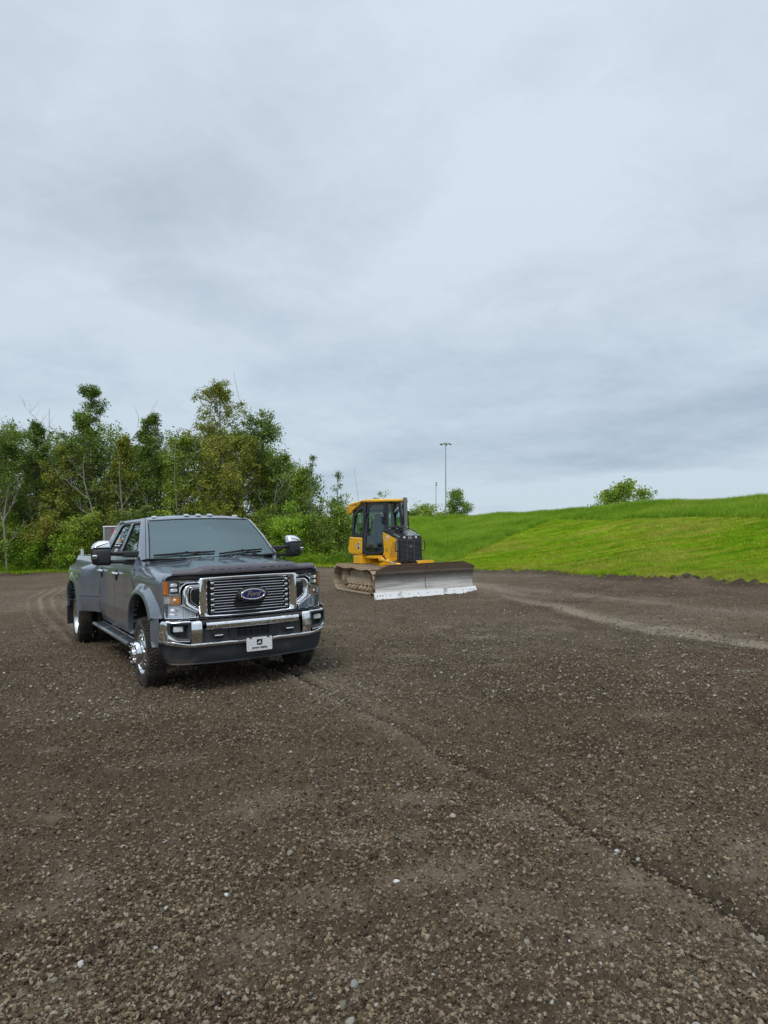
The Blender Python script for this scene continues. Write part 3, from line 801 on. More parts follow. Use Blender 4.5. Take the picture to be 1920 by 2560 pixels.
    t1 = np.cross(nrm, rnd.normal(0, 1, (n, 3))); t1 /= np.linalg.norm(t1, axis=1)[:, None]; t2 = np.cross(nrm, t1)
    s = size * rnd.uniform(.6, 1.35, n)[:, None]
    Vv = np.stack([C - t1 * s * .62, C + t2 * s * .36 + nrm * s * .06, C + t1 * s * .62, C - t2 * s * .36 + nrm * s * .06], 1).reshape(-1, 3)
    Fv = np.arange(n * 4).reshape(-1, 4)
    npmesh('crown', Vv, Fv, LG[leaf], root)
    return root
def pos(px, d):
    """plan position at distance d ahead and a bearing of px/1726 to the side"""
    return px / 1726.24 * d, d
# the front row of the woods, left to right: (bearing, distance, height, width, leaf, kind of crown ...)
FR = [
    (-950, 39, 8.6, 3.6, 'dark', 'round', 11, 'dense dark green tree at the far left of the woods'),
    (-870, 41, 8.9, 3.2, 'dark', 'cone', 12, 'dark pointed poplar next to the tree at the far left'),
    (-800, 39.5, 7.4, 2.8, 'olive', 'round', 13, 'reddish olive tree left of the tallest poplar'),
    (-738, 40, 10.9, 3.9, 'dark', 'cone', 14, 'tallest poplar of the woods, dark green with a narrow ragged top'),
    (-655, 40, 7.9, 2.6, 'olive', 'cone', 15, 'thin yellowish poplar between the tallest and the second dark poplar'),
    (-585, 40.5, 9.3, 3.0, 'dark', 'cone', 16, 'dark narrow poplar with a pointed top above the truck windshield'),
    (-500, 39.5, 7.6, 3.2, 'mid', 'round', 17, 'mid green bushy tree right of the narrow dark poplar'),
    (-412, 40.5, 10.6, 3.5, 'olive', 'top', 18, 'tall yellow green poplar with an airy broad top'),
    (-365, 38.5, 7.2, 3.8, 'olive', 'round', 19, 'broad olive tree under the airy yellow green poplar'),
    (-303, 40, 8.7, 2.6, 'dark', 'top', 20, 'thin dark poplar with sparse tufts just right of the yellow green one'),
    (-250, 40, 6.2, 2.4, 'dark', 'round', 21, 'low dark green tree at the right shoulder of the woods'),
    (-205, 38, 5.3, 2.2, 'mid', 'cone', 22, 'small slender tree leaning over the bushes behind the right mirror'),
]
for i, (b, d, h, wd, lf, pf, sd_, lab) in enumerate(FR):
    x, y = pos(b, d)
    n = int(5600 * wd * h / 10)
    make_tree('poplar_tree', lab, 'tree', x, y, h, wd * 1.22, lf, sd_, n_leaf=min(int(n * 1.15), 24000), size=.092, prof=pf, base=.04, clump=.23, nb=int(20 + h * 5.5), group='trees of the woods on the left')
# the woods go on past the left edge of the view (they show as dark reflections in the truck)
crowns = [c.data for o in COL.objects if o.name.startswith('poplar_tree') for c in o.children if c.name.startswith('crown')][:7]
wp = []
for k in range(34):
    a = R(-36 - k * 2.1); rr_ = 43 + 5 * ((k * 7) % 3) / 2; wp.append((math.sin(a) * rr_, math.cos(a) * rr_))
wx_ = np.array([p[0] for p in wp]); wy_ = np.array([p[1] for p in wp])
scatter('woods', np.stack([wx_, wy_, grass_z(wx_, wy_)], -1), [(0, 0, k * 1.7) for k in range(34)], [(1.15, 1.15, .95)] * 34, crowns, LG['dark'], 'woods going on beyond the left edge of the picture')
# slender saplings standing free against the sky
x, y = pos(-180, 37.5)
make_tree('sapling', 'slender sapling with bare wisps on top, behind the right mirror of the truck', 'sapling', x, y, 5.9, 1.25, 'dark', 31, 1300, .07, .35, 'cone', bark=m_pale, clump=.15, nb=16, group='saplings at the end of the woods')
x, y = pos(-158, 38.5)
make_tree('sapling', 'shorter sapling with a small tuft between the other two', 'sapling', x, y, 3.6, .8, 'mid', 32, 420, .07, .5, 'cone', bark=m_pale, clump=.12, nb=9, group='saplings at the end of the woods')
x, y = pos(-117, 37)
make_tree('sapling', 'lone thin sapling with three tufts of leaves just left of the bulldozer', 'sapling', x, y, 4.9, 1.3, 'dark', 33, 620, .075, .52, 'round', bark=m_pale, clump=.13, nb=9, group='saplings at the end of the woods')
# back row: fills the woods behind
BK = [(-980, 45, 8.4, 4.6, 'dark'), (-905, 46, 7.6, 4.6, 'olive'), (-835, 44, 8.0, 4.6, 'dark'), (-765, 46, 8.4, 4.6, 'mid'), (-700, 45, 8.0, 4.4, 'dark'), (-632, 46, 7.6, 4.4, 'dark'), (-560, 45, 7.6, 4.4, 'mid'),
      (-490, 46, 7.9, 4.4, 'dark'), (-425, 45, 7.8, 4.4, 'olive'), (-355, 46, 7.8, 4.2, 'dark'), (-292, 45, 6.0, 3.6, 'mid'), (-232, 45, 4.6, 3.4, 'dark')]
BKL = ['back row tree behind the left edge of the woods', 'olive back row tree, second from the left edge', 'dark back row tree left of the tallest poplar', 'back row tree behind the tallest poplar', 'dark back row tree just right of the tallest poplar', 'dark back row tree behind the thin yellowish poplar',
       'mid green back row tree behind the narrow dark poplar', 'dark back row tree above the middle of the truck roof', 'olive back row tree behind the airy yellow green poplar', 'dark back row tree right of the airy yellow green poplar', 'low back row tree behind the thin sparse poplar', 'lowest back row tree at the right end of the woods']
for i, (b, d, h, wd, lf) in enumerate(BK):
    x, y = pos(b, d)
    make_tree('woodland_tree', BKL[i], 'tree', x, y, h * .96, wd * 1.15, lf, 60 + i, n_leaf=12000, size=.13, prof='flat', base=.02, clump=.46, nb=46, group='trees in the back row of the woods')
# pale slanting trunks in front of the leaves
def bare_tree(label, x, y, pts, rads, twigs, seed, bark=None, name='bare_tree'):
    z0 = float(grass_z(np.array([x]), np.array([y]))[0]) - .1; rnd = random.Random(seed)
    root = empty(name, label, 'bare tree', Matrix.Translation((x, y, z0)), 'pale bare trunks in front of the woods')
    g = G(); g.tube(pts, rads, 7); g.build('trunk', bark or m_pale, root, recalc=False)
    for (i, dxx, dyy, dzz, r) in twigs:
        g = G(); p = Vector(pts[i]); d = Vector((dxx, dyy, dzz)); q = [p]
        for k in range(1, 6): q.append(p + d * k / 5 + Vector((rnd.uniform(-.1, .1), rnd.uniform(-.1, .1), (k / 5) ** 2 * d.length * .18)))
        g.tube(q, [r * (1 - k / 6.5) for k in range(6)], 5)
        for k in (2, 3, 4, 5):
            for _ in range(2):
                e = q[k] + Vector((rnd.uniform(-.5, .5), rnd.uniform(-.3, .3), rnd.uniform(.2, .8))) * .9
                g.tube([q[k], (q[k] + e) / 2 + Vector((.03, 0, .05)), e], [r * .4, r * .3, r * .14], 4)
        g.build('branch', bark or m_pale, root, recalc=False)
    return root
x, y = pos(-711, 38.2)
bare_tree('pale bare trunk leaning left with long pale branches, behind the truck bed', x, y, [(0, 0, 0), (-.02, 0, 1.2), (-.06, 0, 2.0), (-.3, 0, 3.1), (-.62, 0, 4.1), (-.88, 0, 5.0), (-.95, 0, 6.0), (-.8, 0, 6.6)], [.058, .055, .05, .045, .038, .03, .02, .01],
          [(4, -1.5, -.2, .95, .035), (2, -1.0, -.2, .25, .032), (1, .75, -.2, .75, .045), (2, 1.3, 0, .5, .02), (3, -.9, 0, .35, .025), (5, -.7, 0, .9, .02)], 1)
x, y = pos(-650, 38.4)
bare_tree('pale straight trunk right of the leaning one, above the truck cab', x, y, [(0, 0, 0), (-.03, 0, 1.4), (-.08, 0, 2.6), (-.12, 0, 3.6), (-.22, 0, 4.6), (-.3, 0, 5.8), (-.25, 0, 6.4)], [.05, .047, .042, .035, .026, .018, .01],
          [(2, 1.4, -.2, .8, .028), (1, -.9, 0, .6, .024), (3, -.5, 0, 1.1, .022), (3, .8, 0, .9, .022)], 2)
x, y = pos(-940, 37.4)
bare_tree('forked pale trunk at the left edge of the picture', x, y, [(0, 0, 0), (-.1, 0, 1.5), (-.25, 0, 2.9), (-.1, 0, 4.2), (.1, 0, 5.4)], [.06, .055, .045, .03, .015],
          [(2, .8, 0, 1.4, .04), (2, -.8, 0, 1.6, .04), (1, .9, 0, .9, .03), (3, .9, 0, .9, .02)], 3)
for (b, hh, sd_, lab) in ((-855, 2.6, 4, 'short thin pale stem low in the undergrowth on the left'), (-836, 9.6, 5, 'dead twiggy tree top sticking out left of the tallest poplar'), (-520, 7.2, 6, 'thin grey stem above the truck roof'), (-270, 4.5, 7, 'grey twisted stem over the bushes right of the truck roof')):
    x, y = pos(b, 38.4 if hh < 9 else 40.5)
    n = 7
    pts = [(math.sin(k * .9 + sd_) * .12, 0, hh * k / n) for k in range(n + 1)]
    tw = [(k, random.Random(sd_ * 10 + k).choice((-1, 1)) * (.5 + .09 * hh), 0, .7 + .05 * hh, .018) for k in range(3, n)]
    bare_tree(lab, x, y, pts, [.036 * (1 - k / (n + 1)) + .006 for k in range(n + 1)], tw, sd_, m_twig if hh > 9 else m_pale)
# bushes
BU = [
    (-948, 38.2, 3.2, 3.0, 'mid', 'mid green bush at the left edge below the dark trees'), (-890, 37.9, 2.3, 2.6, 'bright', 'bright green low bush, second from the left edge'), (-830, 38.1, 3.4, 2.8, 'olive', 'olive bush left of the leaning pale trunk'),
    (-778, 37.7, 2.6, 2.4, 'bright', 'bright green bush behind the rear fender of the truck'), (-735, 38.1, 3.3, 2.6, 'mid', 'mid green bush under the leaning pale trunk'), (-675, 38.0, 3.0, 2.6, 'olive', 'olive bush behind the grey box trailer'),
    (-610, 38.2, 3.6, 3.0, 'dark', 'dark bush behind the truck cab'), (-530, 38.2, 3.4, 3.0, 'mid', 'mid green bush behind the truck roof, left half'), (-450, 38.2, 3.6, 3.0, 'mid', 'mid green bush behind the middle of the truck roof'), (-380, 38.2, 3.5, 3.0, 'olive', 'olive bush behind the right end of the truck roof'),
    (-318, 37.4, 3.3, 2.8, 'mid', 'mid green bush just left of the right mirror'), (-262, 36.4, 3.2, 2.6, 'bright', 'light green bush behind the right mirror'), (-205, 35.8, 2.7, 2.6, 'bright', 'light green bush between the mirror and the bulldozer'), (-150, 36.2, 2.7, 2.8, 'mid', 'mid green bush left of the bulldozer cab'),
    (-98, 37.2, 3.3, 3.0, 'mid', 'tall rounded bush directly behind the bulldozer cab'), (-40, 39, 2.7, 2.6, 'mid', 'mid green bush hidden behind the bulldozer cab'),
    (-180, 41, 3.1, 3.4, 'mid', 'dark rounded bush behind the light green bushes'), (-60, 44, 3.0, 4.0, 'mid', 'rounded green bush on the slope behind the bulldozer')]
for i, (b, d, h, wd, lf, lab) in enumerate(BU):
    x, y = pos(b, d)
    make_tree('bush', lab, 'bush', x, y, h, wd, lf, 120 + i, n_leaf=int(1500 * h * wd / 2.0), size=.085, base=.0, prof='round', clump=.24, nb=26, stems=4, group='bushes along the edge of the woods', updir=1.1)
WEEDS = ['weeds at the left edge of the picture, below the dark trees', 'second weed clump from the left edge, low and bright', 'weeds at the foot of the short thin pale stem', 'weeds left of the truck bed, below the olive bush',
         'weeds just above the rear fender of the truck', 'weeds behind the bed rail of the truck', 'weeds behind the grey box trailer', 'weeds behind the left mirror of the truck', 'weeds behind the rear door of the truck', 'weeds behind the front door of the truck',
         'weeds behind the left part of the truck roof', 'weeds behind the middle of the truck roof', 'weeds behind the right part of the truck roof', 'weeds left of the right truck mirror', 'weeds right of the right truck mirror', 'weeds left of the bulldozer tracks']
for i in range(16):
    b = -960 + i * 58 + rs.uniform(-12, 12); x, y = pos(b, (36.6 if b > -600 else 38.0) - (1.9 if b > -330 else 0) * .6 + rs.uniform(-.3, .3))
    make_tree('weed_clump', WEEDS[i], 'weeds', x, y, rs.uniform(.55, .95), 1.6, 'bright', 160 + i, n_leaf=700, size=.065, base=0, prof='round', clump=.16, nb=12, stems=3, group='weeds along the foot of the bushes')
# trees beyond the berm
def far_tree(label, b, d, top_px, w, leaf, seed, n=4200, **k):
    x, y = pos(b, d); z0 = float(grass_z(np.array([x]), np.array([y]))[0])
    ztop = CAM_H + (1328.6 - top_px) / 1726.24 * d
    return make_tree('far_tree', label, 'tree', x, y, ztop - z0, w, leaf, seed, n_leaf=int(n * 1.7), size=.24, prof='round', base=.06, clump=.60, nb=46, group='trees beyond the berm', **k)
far_tree('dark round tree beyond the berm just behind the tall light mast', 181, 118, 1229, 5.6, 'dark', 201, 3800)
far_tree('low pale green tree beyond the berm left of the thin light pole', 100, 112, 1267, 4.6, 'mid', 202, 2300)
far_tree('small dark bush top at the left end of the far trees', 68, 112, 1284, 2.4, 'dark', 203, 1200)
far_tree('small tree top showing over the berm between the light poles', 140, 130, 1286, 3.5, 'mid', 206, 1500)
far_tree('broad low green tree beyond the berm on the right', 600, 92, 1213, 5.6, 'mid', 204, 3600)
far_tree('left shoulder tree of the group beyond the berm on the right', 558, 95, 1229, 4.6, 'mid', 207, 2000)
far_tree('right small tree of the group beyond the berm on the right', 648, 95, 1224, 4.2, 'mid', 208, 1700)
# light poles beyond the berm
m_galv = pbr("galvanised steel", (.42, .46, .50), .45, .6)
m_lampd = pbr("dark lamp housing", (.10, .11, .12), .5, .3)
x, y = pos(154.5, 150); zb = float(grass_z(np.array([x]), np.array([y]))[0]) - 1
zt = CAM_H + (1328.6 - 1108) / 1726.24 * 150
mast = empty('light_mast', 'tall grey high mast light with a ring of floodlights on top', 'light pole', Matrix.Translation((x, y, zb)))
G().tube([(0, 0, 0), (0, 0, (zt - zb) * .5), (0, 0, zt - zb)], [.20, .15, .09], 12).build('pole', m_galv, mast)
H = zt - zb
G().cyl((0, 0, H - .25), (0, 0, H + .1), .3, .3, 12).lathe([(.95, 0), (1.0, .05), (1.0, -.05), (.95, 0)], (0, 0, H - .1), (0, 0, 1), 20).build('lamp_ring', m_galv, mast)
G().cyl((0, 0, H + .1), (0, 0, H + .35), .26, .12, 10).cyl((0, 0, H + .35), (0, 0, H + .75), .02, .02, 6).build('cap', m_galv, mast)
for k in range(6):
    a = 2 * PI * k / 6 + .26; c = (math.cos(a) * 1.0, math.sin(a) * 1.0, H - .12)
    G().tube([(0, 0, H - .1), c], .035, 6).build('arm', m_galv, mast)
    G().box((c[0] * 1.12, c[1] * 1.12, c[2] - .06), (.42, .30, .22), .05, Euler((0, .35, a))).build('floodlight', m_lampd, mast)
x, y = pos(130, 130); zb = float(grass_z(np.array([x]), np.array([y]))[0]) - 1; zt = CAM_H + (1328.6 - 1207) / 1726.24 * 130
lp_ = empty('light_pole', 'thin shorter light pole left of the tall mast with two small lamps', 'light pole', Matrix.Translation((x, y, zb))); H = zt - zb
G().tube([(0, 0, 0), (0, 0, H)], [.09, .06], 8).build('pole', m_galv, lp_)
for k, dz_ in enumerate((0.0, -.42)):
    G().box((.12, 0, H + dz_), (.30, .22, .20), .04, Euler((0, .5, 0))).tube([(0, 0, H + dz_ - .1), (.1, 0, H + dz_)], .02, 6).build('floodlight', m_lampd, lp_)

# ------------------------------------------------------------------ the pickup truck (local: front -y, its right side -x)
TRUCK = PAD @ Matrix.Translation((-2.03328, 8.77722, 0)) @ Matrix.Rotation(0.548624, 4, 'Z')
truck = empty('pickup_truck', 'grey crew cab pickup truck with dual rear wheels, chrome grille and towing mirrors', 'pickup truck', TRUCK)
def paint(name, col):
    m, t = new_mat(name)
    tco = t.n('ShaderNodeTexCoord').outputs['Object']
    fl = t.noise(tco, 900, 2, .5)
    c = t.mix(t.maprange(fl, .35, .65, 0, 1), tuple(v * .82 for v in col), tuple(v * 1.25 for v in col))
    z = t.n('ShaderNodeSeparateXYZ', ins={0: tco}).outputs[2]
    d = t.math('MULTIPLY', t.maprange(z, .45, 1.05, .32, 0), t.maprange(t.noise(tco, 5, 7, .65), .35, .7, .15, 1))
    c = t.mix(d, c, (.15, .125, .10))
    b = t.n('ShaderNodeBsdfPrincipled', ins={'Base Color': c, 'Metallic': t.math('SUBTRACT', .50, t.math('MULTIPLY', d, .5)), 'Roughness': t.math('ADD', .27, t.math('MULTIPLY', d, .5))})
    t.put(b.inputs['Coat Weight'], t.math('SUBTRACT', 1.0, d)); b.inputs['Coat Roughness'].default_value = .04; b.inputs['Coat IOR'].default_value = 1.6
    # rain beads
    v = t.n('ShaderNodeTexVoronoi', ins={'Scale': 160.0}); t.put(v.inputs['Vector'], tco)
    bd = t.math('MULTIPLY', t.maprange(v.outputs['Distance'], .0, .32, 1, 0), t.maprange(t.n('ShaderNodeSeparateColor', ins={0: v.outputs['Color']}).outputs[0], .80, .84, 0, 1))
    bn = t.n('ShaderNodeBump', ins={'Strength': .35, 'Distance': .002, 'Height': bd}); t.put(b.inputs['Coat Normal'], bn.outputs[0]); t.put(b.inputs['Normal'], bn.outputs[0])
    t.n('ShaderNodeOutputMaterial', ins={0: b.outputs[0]}); return m
m_paint = paint("carbon grey metallic paint", (.185, .22, .27))
m_chrome = pbr("chrome", (.86, .87, .89), .055, 1.0)
m_chromed = pbr("dusty chrome", (.82, .83, .85), .07, 1.0, dirt=(.20, .165, .13), dirt_amt=.28, dscale=26)
m_black = pbr("textured black plastic", (.018, .019, .021), .55, bump=.15, bscale=300)
m_dplast = pbr("grey black plastic", (.035, .040, .046), .48, noise=(.2, 20), dirt=(.10, .085, .07), dirt_amt=.25, dscale=4)
m_gap = pbr("deep black gap", (.006, .006, .007), .8)
m_defl = pbr("smoked hood guard plastic", (.095, .088, .105), .36, bump=.25, bscale=220)
m_rubber = pbr("tyre rubber", (.022, .021, .020), .8, noise=(.3, 30), dirt=(.085, .068, .05), dirt_amt=.62, dscale=9, bump=.3, bscale=120)
m_barchrome = pbr('grille bar chrome', (.62, .63, .65), .12, 1.0)
m_satin = pbr('satin chrome', (.84, .86, .88), .30, 1.0)
m_alu = pbr("polished aluminium", (.80, .82, .84), .14, 1.0, noise=(.08, 12))
m_alu2 = pbr("brushed bright wheel", (.74, .76, .78), .28, 1.0)
m_ws = glass_mat("windshield glass", (.62, .74, .74), (.64, .84, .86), .13, 1.6)
m_side = glass_mat("tinted side glass", (.14, .17, .17), (.78, .92, .95), .30, 1.7)
m_lens = glass_mat("clear lens", (.93, .95, .97), (1, 1, 1), .02, 1.4)
m_amber = pbr("amber lens", (.85, .25, .012), .18, 0, coat=1)
m_blue = pbr("blue badge enamel", (.008, .018, .13), .12, 0, coat=1)
m_white = pbr("white paint", (.78, .79, .80), .4)
m_blackink = pbr("black print", (.01, .01, .01), .5)
m_int = pbr("grey interior cloth", (.26, .27, .27), .85)
m_cell = pbr("headlight reflector", (.88, .91, .94), .28, .75, bump=.7, bscale=70)
m_led = pbr("frosted lamp", (.78, .82, .85), .25, .2, bump=.8, bscale=180)
m_red = pbr("red lens", (.45, .02, .02), .2, coat=1)
Tm = truck
def both(fn):
    for sx in (-1, 1): fn(sx)
def smp(pts, v):
    """piecewise linear through (v, value)"""
    return float(np.interp(v, [p[0] for p in pts], [p[1] for p in pts]))
# side surface x(z): sill, crease, shoulder, belt
SIDE = [(.50, .955), (.60, .985), (.70, .992), (.82, 1.010), (.855, 1.020), (.888, .988), (1.05, 1.000), (1.25, 1.008), (1.36, .998), (1.42, .975), (1.48, .945), (1.53, .925)]
def sidex(z): return smp(SIDE, z)
def panel(name, y0, y1, zlow, zhigh, sx, ny=14, nz=14, xf=None, mat=None):
    g = G(); P = []
    for i in range(ny + 1):
        y = y0 + (y1 - y0) * i / ny; a, b = zlow(y), zhigh(y); row = []
        for j in range(nz + 1):
            z = a + (b - a) * j / nz; x = sidex(z) if xf is None else xf(y, z); row.append((sx * x, y, z))
        P.append([(sx * (abs(row[0][0]) - .03), y, a)] + row + [(sx * (abs(row[-1][0]) - .02), y, b)])
    P = [[(p[0] - sx * .03, p[1], p[2]) for p in P[0]]] + P + [[(p[0] - sx * .03, p[1], p[2]) for p in P[-1]]]
    g.grid(P); return g.build(name, mat or m_paint, Tm, angle=28)
def belt(y): return 1.515 if y > .9 else 1.515 - .0 * (.9 - y)
def sill(y): return .585
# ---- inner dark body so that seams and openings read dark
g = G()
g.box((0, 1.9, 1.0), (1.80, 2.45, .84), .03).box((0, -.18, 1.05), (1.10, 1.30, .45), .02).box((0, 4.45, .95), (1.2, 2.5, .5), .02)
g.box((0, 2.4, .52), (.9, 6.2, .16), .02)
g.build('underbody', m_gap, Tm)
g = G(); g.cyl((-.85, 0, .40), (.85, 0, .40), .06, None, 10).cyl((-.95, 4.47, .42), (.95, 4.47, .42), .08, None, 10).lathe([(0, -.2), (.16, -.12), (.2, 0), (.16, .12), (0, .2)], (.15, 0, .40), (0, 1, 0), 14).lathe([(0, -.2), (.18, -.12), (.23, 0), (.18, .12), (0, .2)], (0, 4.47, .42), (0, 1, 0), 14)
g.cyl((-.4, 1.4, .50), (-.4, 3.6, .46), .07, None, 10).box((-.62, 1.7, .50), (.22, .7, .24), .04)
g.build('axle', m_dplast, Tm)

# ---- doors and windows
def lean(z): return .925 - (z - 1.53) * (.185 / .46) if z > 1.53 else sidex(z)
W1 = [(.80, 1.545), (1.20, 1.945), (1.30, 1.962), (1.72, 1.962), (1.745, 1.945), (1.80, 1.545), (1.78, 1.530), (.83, 1.530)]
O1 = [(.58, 1.515), (1.16, 2.000), (1.28, 2.018), (1.80, 2.020), (1.835, 2.020), (1.885, 1.515), (1.80, 1.515), (.80, 1.515)]
W2 = [(1.955, 1.545), (1.90, 1.945), (1.925, 1.962), (2.42, 1.962), (2.55, 1.935), (2.80, 1.60), (2.815, 1.545), (2.79, 1.530), (1.98, 1.530)]
O2 = [(1.90, 1.515), (1.85, 1.99), (1.85, 2.020), (2.46, 2.020), (2.68, 1.985), (2.97, 1.60), (3.06, 1.515), (2.9, 1.515), (2.0, 1.515)]
def make_doors(sx):
    for nm, y0, y1, O, Wn in (('front_door', .680, 1.888, O1, W1), ('rear_door', 1.908, 3.088, O2, W2)):
        def zl(y, nm=nm):
            if nm == 'front_door': return .585
            return .585
        d = panel(nm, y0, y1, zl, belt, sx, 20, 16)
        g = G()
        def P(q, e=0): return (sx * (lean(q[1]) + e), q[0], q[1])
        n = len(O)
        g.grid([[P(q, -.03) for q in O], [P(q, 0) for q in O], [P(q, .004) for q in inset(O, .012)], [P([o[k] + (i[k] - o[k]) * .8 for k in (0, 1)], .002) for o, i in zip(O, Wn)], [P(q, -.006) for q in Wn], [P(q, -.03) for q in Wn]], cv=True)
        fr = g.build('window_frame', m_paint, d, angle=25)
        g = G(); g.grid([[P(q, .002) for q in inset(Wn, -.006)], [P(q, .004) for q in inset(Wn, .012)], [P(q, -.016) for q in inset(Wn, .016)]], cv=True); g.build('window_seal', m_gap, d)
        c = (sum(q[0] for q in Wn) / n, sum(q[1] for q in Wn) / n)
        g = G(); Q = [P(q, -.014) for q in inset(Wn, .006)]; g.add(Q, [list(range(n))]); g.build('window_pane', m_side, d, smooth=False, recalc=False)
        hy = y1 - .20 if nm == 'front_door' else y1 - .22
        xh = sidex(1.27)
        g = G().tube([(sx * (xh + .005), hy - .13, 1.268), (sx * (xh + .045), hy - .10, 1.274), (sx * (xh + .052), hy, 1.276), (sx * (xh + .045), hy + .10, 1.274), (sx * (xh + .005), hy + .13, 1.268)], [.018, .022, .024, .022, .018], 8)
        g.build('door_handle', m_chrome, d)
        G().lathe([(0, .002), (.075, .002), (.085, -.004)], (sx * (xh + .002), hy + .01, 1.245), (sx, 0, 0), 18).build('handle_cup', m_gap, d)
        # chrome belt moulding
        ys = np.linspace(y0 + (.16 if nm == 'front_door' else .03), y1 - .03 if nm == 'front_door' else y1 - .22, 8)
        g = G().grid([[(sx * (.932 + e), y, z) for (e, z) in ((.0, 1.508), (.012, 1.512), (.012, 1.530), (0, 1.534))] for y in ys]); g.build('belt_trim', m_chrome if nm == 'x' else m_black, d)
both(make_doors)
# cab side above / behind the doors, sills
def cabside(sx):
    panel('rocker_panel', .665, 3.10, lambda y: .50, lambda y: .583, sx, 8, 3)
    def xr(y, z): return lean(z)
    g = G(); P = []
    for y, za, zb in ((3.108, .60, 1.515), (3.175, .62, 1.515)):
        P.append([(sx * sidex(z), y, z) for z in np.linspace(za, zb, 10)])
    g.grid(P); g.build('cab_corner', m_paint, Tm)
    # C pillar
    g = G(); O = [(3.065, 1.515), (2.975, 1.605), (2.685, 1.99), (2.46, 2.024), (2.86, 2.035), (3.08, 1.96), (3.17, 1.515)]
    g.add([(sx * (lean(z) - .002), y, z) for y, z in O], [list(range(len(O)))]); g.build('rear_pillar', m_paint, Tm)
both(cabside)
# roof
def roof_row(y):
    e = smp([(1.10, .015), (1.3, 0), (2.8, 0), (3.0, .02), (3.12, .07)], y); w_ = smp([(1.08, .655), (1.2, .69), (1.5, .735), (2.8, .735), (3.12, .71)], y)
    zc = smp([(1.06, 2.012), (1.12, 2.040), (1.35, 2.070), (2.0, 2.082), (2.7, 2.072), (3.0, 2.045), (3.13, 1.97)], y)
    zs = smp([(1.06, 1.985), (1.3, 2.022), (2.8, 2.020), (3.13, 1.93)], y)
    r = []
    for k in range(-10, 11):
        q = k / 10; x = w_ * q * (1.0 if abs(q) < .95 else 1.0); z = zs + (zc - zs) * (1 - abs(q) ** 3.2)
        r.append((x, y + .05 * (1 - q * q) * (-1 if y < 1.3 else 0) * (1.3 - y) * 4, z))
    r = [(-w_ - .022, y, zs - .030)] + r + [(w_ + .022, y, zs - .030)]
    return r
g = G(); g.grid([roof_row(y) for y in (1.06, 1.09, 1.14, 1.22, 1.35, 1.6, 2.0, 2.4, 2.7, 2.9, 3.03, 3.13)]); g.build('roof', m_paint, Tm, angle=40)
def mk_pillar(sx):
    # A pillar from cowl to roof corner
    a = [(.915, .52, 1.475), (.84, .84, 1.76), (.765, 1.12, 1.975), (.735, 1.26, 2.024)]
    b = [(.835, .415, 1.500), (.775, .74, 1.77), (.695, 1.035, 1.975), (.665, 1.10, 2.012)]
    c = [(.925, .60, 1.500), (.855, .90, 1.76), (.770, 1.19, 1.990), (.742, 1.30, 2.024)]
    g = G(); g.grid([[(sx * x, y, z) for x, y, z in c], [(sx * (x + .004), y, z + .004) for x, y, z in a], [(sx * x, y, z) for x, y, z in b], [(sx * (x - .015), y + .02, z - .02) for x, y, z in b]])
    g.build('front_pillar', m_paint, Tm, angle=50)
both(mk_pillar)
# windshield
def ws(u_, v_):
    """u -1..1 across, v 0..1 bottom to top"""
    xb, xt = .835, .700
    x = u_ * (xb + (xt - xb) * v_); yb = .42 - .13 * (1 - u_ * u_) ; yt = 1.075 - .07 * (1 - u_ * u_)
    zb = 1.490 - .01 * (1 - u_ * u_); zt = 1.985 + .018 * (1 - u_ * u_)
    bow = .022 * math.sin(PI * v_)
    return (x, yb + (yt - yb) * v_ - bow, zb + (zt - zb) * v_ + bow)
G().grid([[ws(-1 + 2 * i / 20, j / 10) for j in range(11)] for i in range(21)]).build('windshield', m_ws, Tm, recalc=False)
g = G(); lo = [ws(math.cos(t) * .985, .5 + .5 * math.sin(t)) for t in []]
pts = [ws(-1 + 2 * i / 16, 0) for i in range(17)] + [ws(1, j / 8) for j in range(1, 8)] + [ws(1 - 2 * i / 16, 1) for i in range(17)] + [ws(-1, 1 - j / 8) for j in range(1, 8)]
g.tube(pts + [pts[0]], .010, 5, cap=False); g.build('windshield_seal', m_black, Tm)
g = G(); P = []
for i in range(-6, 7):
    x = i / 6 * .26; a = ws(x / .70, .995); b = ws(x / .715, .90 if abs(i) < 5 else .93); P.append([(a[0], a[1] + .004, a[2] - .004), (b[0], b[1] + .006, b[2] - .006)])
g.grid(P); sb = g.build('sensor_band', m_black, Tm)
G().box((0, 1.08, 1.895), (.22, .03, .065), .012).cyl((0, 1.08, 1.9), (0, 1.05, 1.96), .012).build('rear_view_mirror', m_dplast, Tm)
# rear cab wall with window
g = G(); g.add([(-.93, 3.175, .6), (.93, 3.175, .6), (.93, 3.175, 1.515), (-.93, 3.175, 1.515)], [[0, 1, 2, 3]]); g.add([(-.93, 3.174, 1.515), (.93, 3.174, 1.515), (.74, 3.11, 1.97), (-.74, 3.11, 1.97)], [[0, 1, 2, 3]]); g.build('cab_rear_wall', m_paint, Tm, smooth=False)
